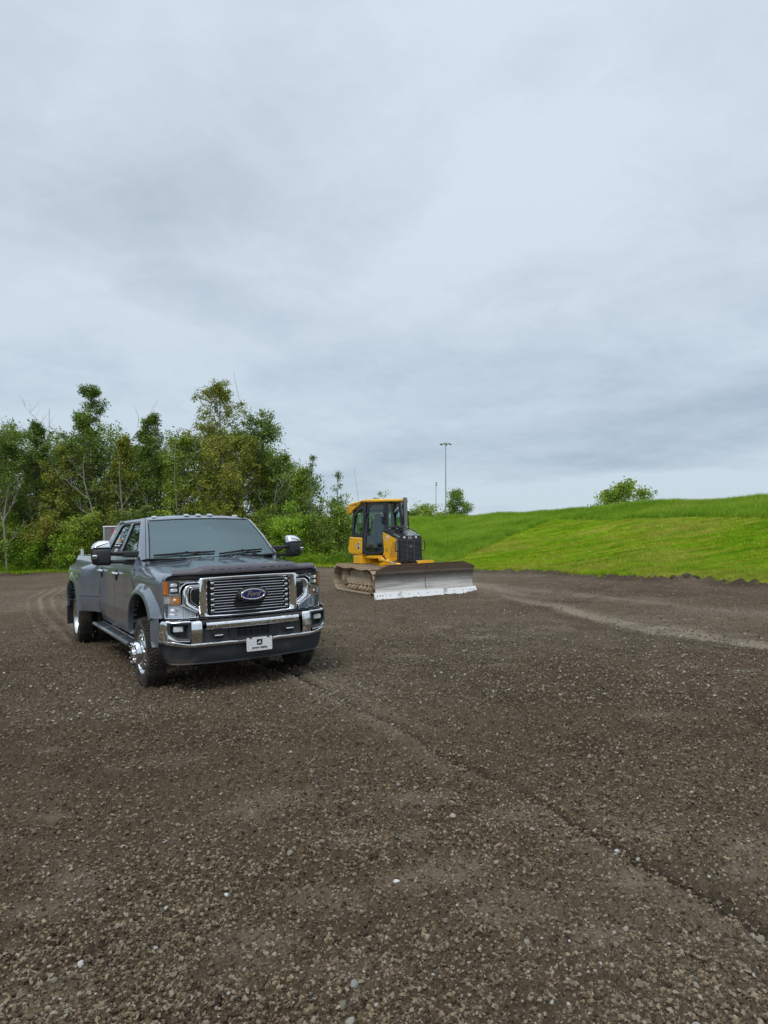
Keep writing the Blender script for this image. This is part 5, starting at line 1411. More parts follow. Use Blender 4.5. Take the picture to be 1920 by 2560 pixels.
# ---- bumper
def YB(x): return -1.005 + .030 * (abs(x) / .6) ** 2 + .06 * max(0, (abs(x) - .66) / .28) ** 2 + .14 * min(1, max(0, (abs(x) - .925) / .080)) ** 1.7
def zb_(x): return .520 + .075 * max(0, (abs(x) - .60) / .42) ** 1.5 + .004
def zt_(x): return .842 if abs(x) > .60 else .842
def bump_sheet(name, x0, x1, za, zb, mat, par, n=10, nz=8):
    """za, zb functions of x; chrome face with rolled edges"""
    g = G(); P = []
    for i in range(n + 1):
        x = x0 + (x1 - x0) * i / n; a, b = za(x), zb(x); y = YB(x); row = []
        row.append((x, y + .09, a + .004))
        for j in range(nz + 1):
            t = j / nz; z = a + (b - a) * t
            zz = (z - .52) / .32
            bow = .012 * math.sin(PI * min(1, max(0, zz))) - .045 * max(0, (.14 - zz) / .14) ** 2 * 1.0 - .05 * max(0, (zz - .86) / .14) ** 2
            edge = .010 * (1 - min(1, min(t, 1 - t) * (b - a) / .012)) ** 2
            row.append((x, y - bow + edge, z))
        row.append((x, y + .09, b - .002)); P.append(row)
    return g.grid(P).build(name, mat, par, angle=50)
bumper = bump_sheet('front_bumper', -1.006, 1.006, lambda x: zb_(x), lambda x: .582 - .006 * (abs(x) < .25) + .035 * sst(.58, .64, abs(x)) * 0 + .04 * sst(.70, .95, abs(x)), m_chromed, Tm, 60, 6)
def bparts(sx):
    bump_sheet('bumper_face', sx * .602, sx * .718, lambda x: .583, lambda x: .845, m_chromed, bumper, 5, 10)
    bump_sheet('bumper_face', sx * .718, sx * .955, lambda x: .818, lambda x: .845 - .012 * sst(.85, .985, abs(x)), m_chromed, bumper, 8, 3)
    bump_sheet('bumper_face', sx * .950, sx * 1.008, lambda x: .612, lambda x: .845 - .014, m_chromed, bumper, 6, 8)
    # clipped outer lower corner of the fog lamp pocket
    bump_sheet('bumper_face', sx * .835, sx * .952, lambda x: .60, lambda x: .612 + .085 * (abs(x) - .835) / .117, m_chromed, bumper, 5, 3)
    # fog lamp pocket
    O = [(.716, .820), (.942, .820), (.952, .80), (.952, .70), (.862, .622), (.735, .612), (.716, .632)]
    I = [(.742, .796), (.918, .796), (.924, .79), (.924, .71), (.850, .650), (.748, .640), (.742, .65)]
    def P(q, e): return (sx * q[0], YB(q[0]) + e, q[1])
    g = G().grid([[P(q, .05) for q in O], [P(q, -.016) for q in O], [P(q, -.020) for q in inset(O, .006)], [P(q, -.006) for q in I], [P(q, .09) for q in inset(I, .014)]], cv=True)
    Q = [P(q, .088) for q in inset(I, .012)]; g.add(Q, [list(range(len(Q)))])
    fp = g.build('fog_lamp_pocket', m_dplast, bumper, angle=30)
    G().ring([(sx * a, b) for a, b in O], [(sx * a, b) for a, b in inset(O, .004)], 'y', 0, .001)
    # chrome rim round the lower pocket edge
    G().tube([P(q, -.016) for q in (O[2], O[3], O[4], O[5])], .005, 6).build('pocket_rim', m_chrome, bumper)
    fl = G().box((sx * .838, YB(.838) + .035, .745), (.105, .03, .060), .008, Euler((0, 0, sx * .12))).build('fog_lamp', m_led, fp)
    # tow hook
    G().box((sx * .42, -.985, .648), (.12, .03, .055), .01).build('hook_recess', m_gap, bumper)
    G().tube([(sx * .375, -.985, .655), (sx * .385, -1.012, .655), (sx * .425, -1.022, .656), (sx * .465, -1.012, .655), (sx * .475, -.985, .655)], .0105, 8).build('tow_hook', m_chrome, bumper)
both(bparts)
# centre bar, black valance and the stepped top pad
g = G(); P = []
for i in range(31):
    x = -.553 + 1.106 * i / 30; y = YB(x)
    P.append([(x, y + .07, .800), (x, y + .012, .804), (x, y - .006, .796), (x, y - .012, .776), (x, y - .008, .735), (x, y + .004, .722), (x, y + .05, .722)])
P = [[(p[0], p[1] + .02, p[2]) for p in P[0]]] + P + [[(p[0], p[1] + .02, p[2]) for p in P[-1]]]
g.grid(P).build('centre_bar', m_chromed, bumper, angle=50)
G().box((0, -.915, .80), (1.24, .10, .05), .008).build('step_pad', m_dplast, bumper)
for k in range(13): G().box((-.54 + k * .09, -.918, .8275), (.074, .085, .009), .003).build('pad_rib', m_black, bumper)
G().box((0, -.93, .655), (1.19, .02, .16), .003).build('bumper_insert', m_dplast, bumper)
for x, w_ in ((-.24, .10), (.24, .10)): G().box((x, -.95, .655), (w_, .03, .13), .006).build('insert_rib', m_black, bumper)
G().box((0, -.944, .66), (.36, .01, .10), 0).build('insert_opening', m_gap, bumper)
for k in range(5): G().box((-.14 + .07 * k, -.953, .66), (.006, .02, .10), .001).build('insert_fin', m_dplast, bumper)
G().box((0, -.955, .685), (.36, .02, .008), .002).build('insert_fin', m_dplast, bumper)
G().grid([[(x, YB(x) + .03, .846), (x, YB(x) + .14, .842)] for x in np.linspace(-1.0, 1.0, 21)]).build('bumper_top', m_dplast, bumper)
# bumper end wrap in chrome/body colour is the end cap; air dam below
P = []
for i in range(41):
    x = -.985 + 1.97 * i / 40; a = abs(x); y = YB(x) + .035; zt = zb_(x) + .01; zl = .338 + .012 * (a / .9) ** 2
    sc = 1 if a < .90 else 1 - (a - .90) * .35
    f = .018 * (1 - sst(.45, .75, a))
    P.append([(x * sc, y + .06, zt), (x * sc, y + .012, zt), (x * sc, y + .020, zt - .05), (x * sc * .985, y + .030 - f, .44), (x * sc * .97, y + .045 - f * .4, .385), (x * .955 * sc, y + .050, zl + .012), (x * .955 * sc, y + .032, zl), (x * .945 * sc, y + .10, zl)])
P.insert(0, [(p[0] + .02, p[1] + .42, p[2]) for p in P[0]]); P.append([(p[0] - .02, p[1] + .42, p[2]) for p in P[-1]])
G().grid(P).build('air_dam', m_dplast, Tm, angle=40)
# front plate
pl = G().prism([(.028 + x, .520 + z) for x, z in rrect(-.1525, .1525, -.0765, .0765, .012)], 'y', -1.060, -1.064, .001).build('front_plate', m_white, Tm)
m_dp = pbr("diamond plate print", (.52, .53, .53), .35, .5)
for i in range(9):
    for j in range(5):
        x = -.135 + i * .034; z = -.062 + j * .031
        if abs(x) < .045 and z > -.01 and z < .055: continue
        if abs(x) < .10 and z < -.025 and z > -.06: continue
        a = R(45 if (i + j) % 2 else -45)
        G().box((.028 + x, -1.0645, .520 + z), (.026, .0015, .005), .0007, Euler((0, a, 0))).build('diamond_tread', m_dp, pl)
G().prism([(.028 + x, .541 + z) for x, z in rrect(-.034, .034, -.032, .032, .012)], 'y', -1.0635, -1.0660, 0).build('plate_emblem', m_blackink, pl)
DEER = [(-.92, -.10), (-.55, .12), (-.20, .20), (.02, .30), (.10, .52), (-.02, .86), (.10, .95), (.22, .62), (.34, .50), (.52, .40), (.50, .28), (.34, .22), (.30, .05), (.52, -.18), (.86, -.42), (.80, -.55), (.42, -.38), (.14, -.24), (-.22, -.26), (-.40, -.46), (-.72, -.62), (-.78, -.50), (-.56, -.34), (-.52, -.12), (-.90, -.26)]
def deer(cx, cz, s): return [(cx + x * s, cz + z * s) for x, z in DEER]
G().prism(deer(.028, .538, .028), 'y', -1.0655, -1.0675, 0).build('plate_deer', m_white, pl, smooth=False)
text_mesh('plate_lettering', 'JOHN DEERE', .027, .001, m_blackink, pl, Matrix.Translation((.028, -1.066, .479)) @ Matrix.Rotation(PI / 2, 4, 'X'), bold=.0008, sx=1.15)
for sx in (-1, 1): G().box((.028 + sx * .105, -1.062, .594), (.03, .012, .014), .002).build('plate_clip', m_gap, pl)
# ---- mirrors
def mirror(sx):
    y = .86
    O = [(1.225, 1.430), (1.250, 1.418), (1.400, 1.428), (1.432, 1.450), (1.440, 1.50), (1.440, 1.620)]
    # arms
    mr = G().box((sx * .985, .74, 1.555), (.20, .10, .075), .015, Euler((0, 0, sx * .15))).build('mirror', m_black, Tm)
    G().cyl((sx * 1.05, .80, 1.568), (sx * 1.25, .845, 1.572), .026, None, 10).build('mirror_arm', m_black, mr)
    G().cyl((sx * 1.05, .82, 1.458), (sx * 1.25, .855, 1.462), .024, None, 10).box((sx * 1.0, .80, 1.452), (.16, .09, .066), .014).build('mirror_arm', m_black, mr)
    body = [(1.228, 1.432), (1.250, 1.420), (1.395, 1.426), (1.430, 1.448), (1.442, 1.50), (1.444, 1.635), (1.228, 1.635)]
    def loft_m(poly, name, mat, par):
        g = G(); R_ = []
        for (yy, d) in ((y - .085, .035), (y - .075, .014), (y - .05, 0), (y + .07, 0), (y + .085, .010)):
            R_.append([(sx * a, yy + .03 * (a - 1.23) / .2 + (.55 * max(0, b - 1.637) if name == 'mirror_cap' and yy < y else 0), b) for a, b in (inset(poly, d) if d > 0 else poly)])
        return g.loft(R_).build(name, mat, par, angle=40)
    loft_m(body, 'mirror_housing', m_black, mr)
    cap = [(1.226, 1.637), (1.444, 1.637), (1.436, 1.668), (1.405, 1.706), (1.355, 1.732), (1.300, 1.738), (1.240, 1.735), (1.226, 1.722)]
    loft_m(cap, 'mirror_cap', m_satin, mr)
    G().box((sx * 1.420, y - .062, 1.532), (.062, .06, .050), .010, Euler((0, 0, sx * .25))).build('mirror_lamp', m_chrome, mr)
    G().box((sx * 1.425, y - .094, 1.532), (.040, .006, .016), .002, Euler((0, 0, sx * .25))).build('lamp_slot', m_dplast, mr)
    G().box((sx * 1.335, y + .088, 1.56), (.18, .006, .26), .002).build('mirror_glass', m_alu, mr)
both(mirror)
# antenna
G().tube([(-.905, .30, 1.38), (-.903, .31, 1.50), (-.895, .345, 2.04)], [.006, .005, .0025], 6).cyl((-.905, .30, 1.37), (-.905, .30, 1.40), .014, None, 8).build('antenna', m_gap, Tm)
# writing seen through the rear side window
dec = G().add([(-.905, 2.15, 1.56), (-.905, 2.66, 1.56), (-.865, 2.55, 1.665), (-.865, 2.12, 1.665)], [[0, 1, 2, 3]])
G().grid([[(-(lean(z) + .0015 - .014 + .002), y, z) for z in (1.54, 1.68)] for y in (2.10, 2.62)]).build('window_decal', m_gap, Tm)
for k, (yy, zz, ww, hh) in enumerate(((2.24, 1.655, .16, .016), (2.47, 1.655, .16, .016), (2.30, 1.60, .26, .014), (2.30, 1.575, .24, .014))):
    G().grid([[(-(lean(z) + .004 - .010), y, z) for z in (zz - hh / 2, zz + hh / 2)] for y in (yy - ww / 2, yy + ww / 2)]).build('decal_lettering', m_white, Tm)
G().grid([[(-(lean(z) - .008), y, z) for z in (1.70, 1.745)] for y in (2.20, 2.42)]).build('decal_stripe', pbr("orange sticker", (.55, .22, .03), .5), Tm)

# ---- grey box trailer parked behind the truck
m_tr = pbr("grey trailer sheet", (.22, .225, .23), .45, .3, noise=(.12, 3), dirt=(.18, .15, .12), dirt_amt=.25, dscale=2)
TRL = TRUCK @ Matrix.Translation((-.18, 7.7, 0)) @ Matrix.Rotation(R(-13), 4, 'Z') @ Matrix.Translation((.6, 1.2, 0))
tr = empty('box_trailer', 'small grey box trailer with red reflective tape parked behind the pickup', 'trailer', TRL)
g = G().box((0, 0, 1.27), (1.20, 2.4, 1.50), .015).build('body', m_tr, tr)
G().box((0, 0, 2.03), (1.24, 2.44, .03), .008).build('roof', m_white, tr)
for sx in (-1, 1):
    G().box((sx * .595, -1.195, 1.27), (.03, .03, 1.50), .005).build('corner_post', m_alu2, tr)
    wv = G().lathe([(.12, -.08), (.30, -.09), (.33, -.06), (.33, .06), (.30, .09), (.12, .08)], (sx * .68, .3, .33), (1, 0, 0), 24).build('wheel', m_rubber, tr)
    G().box((sx * .70, .3, .72), (.24, .9, .03), .01).build('mudguard', m_black, tr)
G().box((-.36, -1.2035, 1.93), (.16, .004, .085), .001).build('reflective_tape', m_red, tr)
G().box((-.44, -1.2035, 1.72), (.10, .004, .13), .001).build('reflective_tape', pbr("faded red tape", (.45, .16, .15), .4), tr)
G().cyl((0, -1.2, .48), (0, -2.1, .46), .04).box((0, -.0, .48), (1.1, 2.3, .08), .01).cyl((0, -1.95, 0.02), (0, -1.95, .55), .03).build('hitch', m_dplast, tr)

# ------------------------------------------------------------------ the bulldozer (local: front -y, its right side -x)
DOZ = PAD @ Matrix.Translation((1.139, 18.482, 0)) @ Matrix.Rotation(R(26), 4, 'Z')
dz_ = empty('bulldozer', 'yellow and black tracked bulldozer with an enclosed cab and a wide steel blade', 'bulldozer', DOZ)
m_yel = pbr("construction yellow paint", (.93, .49, .015), .32, coat=.5, noise=(.06, 5), dirt=(.30, .20, .09), dirt_amt=.22, dscale=2.5)
m_yel2 = pbr("yellow paint mesh panel", (.62, .30, .02), .5, bump=.6, bscale=120)
m_dblk = pbr("black machine paint", (.020, .022, .028), .28, coat=.4, noise=(.2, 4))
m_dhood = pbr("black hood top", (.03, .032, .04), .22, coat=.8)
m_rub = pbr("rubber hose", (.012, .012, .013), .6)
m_mud = pbr("dried mud", (.48, .375, .25), .9, noise=(.22, 7), dirt=(.14, .10, .065), dirt_amt=.35, dscale=6, bump=.8, bscale=30)
m_shoe = pbr("muddy steel track shoe", (.24, .20, .155), .6, .2, noise=(.25, 5), dirt=(.38, .30, .20), dirt_amt=.8, dscale=5, bump=.6, bscale=25)
m_chrrod = pbr("hydraulic rod", (.8, .8, .8), .1, 1.0)
m_stack = pbr("stained exhaust pipe", (.27, .26, .235), .35, .8, noise=(.3, 3))
m_cabg = glass_mat("cab glass", (.62, .80, .78), (.75, .92, .93), .05, 1.55)
m_cabd = glass_mat("dark tinted cab glass", (.10, .13, .14), (.55, .68, .74), .12, 1.5)
# blade steel: worn bright low down, rust brown near the top edge
m_blade, t = new_mat("worn blade steel")
tco = t.n('ShaderNodeTexCoord').outputs['Object']
z = t.n('ShaderNodeSeparateXYZ', ins={0: tco}).outputs[2]
st = t.n('ShaderNodeMapping', ins={0: tco, 'Scale': (.6, 1, 9)}).outputs[0]
nz = t.noise(st, 1.6, 6, .62); nz2 = t.noise(tco, 3.2, 6, .65); fine_ = t.noise(st, 9, 4, .6)
zz = t.math('ADD', z, t.math('MULTIPLY', t.math('SUBTRACT', nz2, .5), .10))
c = t.ramp(zz, [(.16, (.66, .61, .53)), (.30, (.64, .61, .57)), (.40, (.52, .505, .48)), (.50, (.28, .27, .255)), (.60, (.10, .095, .09)), (.675, (.30, .25, .20)), (.71, (.20, .14, .105)), (.86, (.22, .145, .10))])
c = t.mix(t.maprange(nz, .42, .62, 0, .5), c, (.13, .12, .105)); c = t.mix(t.maprange(fine_, .5, .8, 0, .3), c, (.55, .53, .50))
mt = t.maprange(zz, .60, .70, .45, .05)
b = t.n('ShaderNodeBsdfPrincipled', ins={'Base Color': c, 'Metallic': mt, 'Roughness': .42}); t.n('ShaderNodeOutputMaterial', ins={0: b.outputs[0]})
m_edge = pbr("white painted cutting edge", (.80, .81, .82), .4, noise=(.05, 6), dirt=(.30, .25, .20), dirt_amt=.22, dscale=3)
m_rust = pbr("rusty brown steel edge", (.15, .085, .05), .75, .2, noise=(.3, 8))
# ---- blade
BP = [(.125, .155), (.150, .20), (.178, .28), (.190, .40), (.180, .52), (.150, .64), (.100, .76), (.060, .83), (.045, .868)]   # (y, z) of the concave face
def bladetop(x): return smp([(0, 1), (1.14, 1), (1.16, .99), (1.50, .83)], abs(x))
def bface(x, k):
    y, z = BP[k]; s = bladetop(x); z2 = .155 + (z - .155) * (s if True else 1)
    hy = 0.030 * (1 if x > 0 else -0) * 0
    return (x, y - .07 * sst(1.2, 1.5, abs(x)) * 0, z2)
xs = list(np.linspace(-1.50, 1.50, 41)); rows = [[bface(x, k) for k in range(len(BP))] for x in xs]
def blade_half(a, b):
    sel = [x for x in np.linspace(a, b, 21)]; P = []
    for x in sel:
        f = [bface(x, k) for k in range(len(BP))]; P.append(f + [(p[0], p[1] + .035, p[2]) for p in reversed(f)])
    g = G().grid(P, cv=True); g.add(P[0], [list(range(len(P[0])))]); g.add(P[-1], [list(range(len(P[-1])))]); return g
blade = blade_half(-1.50, -.006).build('blade', m_blade, dz_, angle=35)
blade_half(.006, 1.50).build('blade_half', m_blade, blade, angle=35)
g = G(); g.tube([(0, p[0] + .002, p[1]) for p in BP], .010, 6).build('blade_seam', m_rust, blade)
for sx in (-1, 1):
    G().tube([(sx * .01, .05, .872), (sx * 1.14, .05, .872), (sx * 1.50, .105, .750)], .014, 6).build('blade_top_edge', m_rust, blade)
    f = [bface(sx * 1.50, k) for k in range(len(BP))]
    G().tube([(p[0], p[1] + .015, p[2]) for p in f], .014, 6).build('blade_end_plate', m_rust, blade)
    # corner bit
    ce = G().add([(sx * 1.575, .03, .0), (sx * 1.24, .03, .0), (sx * 1.24, .115, .165), (sx * 1.56, .115, .172), (sx * 1.575, .055, -.0), (sx * 1.24, .055, -.0), (sx * 1.24, .14, .165), (sx * 1.56, .14, .172)], [[0, 1, 2, 3], [4, 5, 6, 7], [0, 1, 5, 4], [1, 2, 6, 5], [2, 3, 7, 6], [3, 0, 4, 7]]).build('corner_bit', m_edge, blade, smooth=False)
    for k in range(3): G().lathe([(0, .004), (.014, .004), (.016, 0)], (sx * (1.33 + k * .075), .0745 - .004, .088), (0, -1, .5), 8).build('edge_bolt', m_gap, ce)
ed = G().add([(-1.232, .03, 0), (1.232, .03, 0), (1.232, .115, .165), (-1.232, .115, .165), (-1.232, .055, 0), (1.232, .055, 0), (1.232, .14, .165), (-1.232, .14, .165)], [[0, 1, 2, 3], [4, 5, 6, 7], [0, 1, 5, 4], [1, 2, 6, 5], [2, 3, 7, 6], [3, 0, 4, 7]]).build('cutting_edge', m_edge, blade, smooth=False)
for k in range(9): G().lathe([(0, .004), (.012, .004), (.015, 0)], (-1.12 + k * .28, .0745 - .004, .088), (0, -1, .5), 8).build('edge_bolt', m_dplast, ed)
G().box((0, .155, .150), (2.98, .03, .035), .005).build('blade_dirt_line', m_rust, blade)  # dark dirt line in the gap above the cutting edge
# frame behind the blade
G().box((0, .30, .45), (2.1, .10, .35), .02).box((-.50, .75, .40), (.16, .9, .20), .02).box((.50, .75, .40), (.16, .9, .20), .02).box((0, .30, .58), (.5, .16, .2), .02).build('push_frame', m_yel, dz_)
G().prism([(-.03, .80), (.42, .80), (.42, .920), (.36, .932), (.10, .940), (.04, .925)], 'y', .42, .62, .01).build('tilt_cover', m_yel, dz_)
# lift / angle cylinders
for sx in (-1, 1):
    q_ = .16 if sx > 0 else .02
    cy = G().cyl((sx * .60, 1.60, .99 - q_), (sx * .62, 1.02, .93 - q_), .062, None, 14).cyl((sx * .60, 1.66, .995 - q_), (sx * .60, 1.58, .99 - q_), .085, None, 12).build('lift_cylinder', m_yel, dz_)
    G().cyl((sx * .62, 1.03, .93 - q_), (sx * .64, .52, .87 - q_), .030, None, 12).build('piston_rod', m_chrrod, cy)
    G().cyl((sx * .58, .52, .86 - q_), (sx * .70, .52, .86 - q_), .055, None, 12).build('rod_eye', m_yel, cy)
    G().tube([(sx * .56, 1.66, 1.06 - q_), (sx * .60, 1.45, 1.09 - q_), (sx * .66, 1.30, 1.04 - q_), (sx * .66, 1.2, 1.0 - q_)], .020, 6).tube([(sx * .62, .80, .92 - q_), (sx * .55, .7, .98 - q_), (sx * .42, .7, .93 - q_)], .018, 6).build('hydraulic_hose', m_rub, cy)
# ---- main body
G().box((0, 2.16, .62), (.90, 2.38, .46), .03).build('main_frame', m_yel, dz_)
G().box((-.60, 2.92, .93), (.36, .60, .24), .015).box((.50, 2.92, .93), (.36, .60, .24), .015).box((0, 3.0, .94), (1.1, .9, .26), .02).build('rear_deck', m_yel, dz_)
# hood
HT = [(.97, 1.615), (1.05, 1.640), (1.70, 1.80), (1.95, 1.83)]
hw = .360
g = G(); P = []
for y, z in HT:
    P.append([(-hw, y, z - .12), (-hw, y, z - .045), (-hw + .04, y, z), (0, y, z + .012), (hw - .04, y, z), (hw, y, z - .045), (hw, y, z - .12)])
P.insert(0, [(x, .97, z - .012) for x, y, z in P[0]])
g.grid(P).build('hood', m_dhood, dz_, angle=30)
# engine side panels
for sx in (-1, 1):
    sp = G().prism([(1.02, .84), (1.02, 1.50), (1.95, 1.74), (2.0, 1.5), (2.0, .84)], 'x', sx * .30, sx * .368, .006).build('engine_side_panel', m_yel, dz_)
    G().prism([(1.16, 1.02), (1.16, 1.44), (1.30, 1.475), (1.46, 1.30), (1.56, 1.02)], 'x', sx * .366, sx * .374, .002).build('side_screen', m_yel2, sp)
    G().prism([(1.10, .86), (1.10, .965), (1.50, .965), (1.50, .86)], 'x', sx * .366, sx * .374, .002).build('side_screen', m_yel2, sp)
    G().box((sx * .371, 1.30, .912), (.012, .012, .11), 0).build('panel_rib', m_yel, sp)
    # pale round notice and model number
    G().lathe([(0, .003), (.045, .003), (.048, 0)], (sx * .368, 1.74, 1.22), (sx, 0, 0), 16).build('notice_sticker', pbr("grey green sticker", (.16, .20, .17), .5), sp)
    Mx = Matrix.Translation((sx * .3705, 1.66, 1.60)) @ Matrix.Rotation(sx * PI / 2, 4, 'Z') @ Matrix.Rotation(PI / 2, 4, 'X')
    text_mesh('model_lettering', '650J', .125, .0015, m_white, sp, Mx, bold=.003)
    Mx = Matrix.Translation((sx * .3705, 1.73, 1.50)) @ Matrix.Rotation(sx * PI / 2, 4, 'Z') @ Matrix.Rotation(PI / 2, 4, 'X')
    text_mesh('model_lettering', 'LGP', .060, .0015, m_white, sp, Mx, bold=.002)
    hl_ = G().tube([(sx * .375, 1.02, 1.46), (sx * .455, .99, 1.46), (sx * .465, .98, 1.43), (sx * .465, .98, 1.22), (sx * .455, .99, 1.19), (sx * .375, 1.02, 1.19)], .014, 7).build('grab_handle', m_dblk, dz_)
G().tube([(.32, 1.15, 1.67), (.32, 1.2, 1.73), (.32, 1.60, 1.83), (.32, 1.66, 1.80)], .012, 6).build('hood_rail', m_dblk, dz_)
m_gbar = pbr('grey black grille bar', (.085, .092, .10), .35)
# grille
gr = G().prism([(-.372, .84), (.372, .84), (.372, 1.56), (.345, 1.612), (.30, 1.626), (-.30, 1.626), (-.345, 1.612), (-.372, 1.56)], 'y', 1.10, .985, .012).build('radiator_surround', m_dblk, dz_)
G().box((0, .972, 1.17), (.64, .03, .66), .01).build('grille_recess', m_gap, gr)
for k in range(19):
    G().box((0, .955, .86 + k * .0345), (.655, .030, .0085), .003, Euler((.35, 0, 0))).build('grille_bar', m_gbar, gr)
for x in (-.11, .11): G().box((x, .948, 1.17), (.006, .012, .64), .001).build('grille_divider', pbr("grey wire", (.22, .23, .24), .4, .5) if x < 0 else bpy.data.materials["grey wire"], gr)
for sx in (-1, 1):
    G().box((sx * .335, .960, 1.17), (.025, .04, .68), .005).build('grille_side', m_dblk, gr)
    G().lathe([(0, .012), (.030, .012), (.036, 0)], (sx * .185, .975, 1.570), (0, -1, 0), 16).build('work_light', m_led, gr)
be = G().prism([(x, 1.570 + z) for x, z in rrect(-.062, .062, -.046, .046, .016)], 'y', .975, .966, 0).build('front_emblem', m_white, gr)
G().prism([(x, 1.570 + z) for x, z in rrect(-.055, .055, -.040, .040, .012)], 'y', .967, .9645, 0).build('emblem_field', m_blackink, be)
G().prism(deer(0, 1.568, .040), 'y', .965, .9625, 0).build('emblem_deer', m_white, be, smooth=False)
ge = G().prism(ellipse(0, 1.32, .075, .05, 20), 'y', .95, .945, 0).build('grille_emblem', m_dblk, gr)
for k in range(3): G().box((0, .9405, 1.295 + k * .024), (.10 - .01 * k, .004, .007), 0).build('emblem_line', pbr("dull gold", (.35, .30, .20), .5), ge) if k == 0 else G().box((0, .9405, 1.295 + k * .024), (.10 - .01 * k, .004, .007), 0).build('emblem_line', bpy.data.materials["dull gold"], ge)
G().lathe([(0, .05), (.06, .04), (.08, 0), (.06, -.04), (0, -.05)], (-.20, .93, .90), (0, -1, 0), 14).tube([(-.12, .93, .93), (0, .90, .88), (.12, .92, .90)], .02, 6).build('hose_block', m_rub, dz_)
G().cyl((.12, .90, .905), (.22, .90, .905), .022, None, 10).build('hose_fitting', m_chrrod, dz_)
# pre-cleaner and exhaust stack
G().lathe([(0, .03), (.12, .03), (.15, .01), (.15, -.02), (.07, -.03), (.07, -.10)], (-.06, 1.42, 1.862), (0, 0, 1), 20).build('air_cleaner_cap', m_dblk, dz_)
ex = G().lathe([(.058, 0), (.060, .86), (.052, .86), (.050, .5)], (.215, 1.62, 1.86), (0, 0, 1), 20).build('exhaust_stack', m_stack, dz_)
G().lathe([(.058, -.12), (.075, -.06), (.078, .0), (.062, .01)], (.215, 1.62, 1.86), (0, 0, 1), 20).build('stack_base', m_chrrod, ex)
# ---- cab (plan outline narrows to the front)
F0, F1 = (-.30, 1.90), (-.735, 2.52)     # front pillar, rear edge of the door (plan, at door bottom)
def cabp(x, y, z, sx=-1):
    """lean the cab walls inwards with height"""
    k = (z - 1.10) / 1.55; return (sx * (abs(x) - .075 * k), y + (.03 * k if y < 2.2 else -.20 * k if y > 3.2 else -.09 * k), z)
def quadframe(name, pts, w, mat, par, depth=.04, nrm=None):
    """frame round a planar polygon of 3-D points"""
    Pv = [Vector(p) for p in pts]; c = sum(Pv, Vector()) / len(Pv)
    n = (Pv[1] - Pv[0]).cross(Pv[2] - Pv[1]).normalized() if nrm is None else Vector(nrm)
    ax = (Pv[1] - Pv[0]).normalized(); ay = n.cross(ax)
    q = [((p - c).dot(ax), (p - c).dot(ay)) for p in Pv]; qi = inset(q, w)
    def B(pp, d): return tuple(c + ax * pp[0] + ay * pp[1] + n * d)
    g = G().grid([[B(p, -depth / 2) for p in q], [B(p, depth / 2) for p in q], [B(p, depth / 2) for p in qi], [B(p, -depth / 2) for p in qi]], cu=True, cv=True)
    o = g.build(name, mat, par, angle=30); gi = inset(q, w - .006)
    return o, [B(p, 0) for p in gi], [B(p, depth / 2 + .001) for p in inset(q, w * .5)]
cab = G().box((0, 2.75, 1.12), (1.2, 1.4, .06), .01).build('cab_floor', m_dblk, dz_)
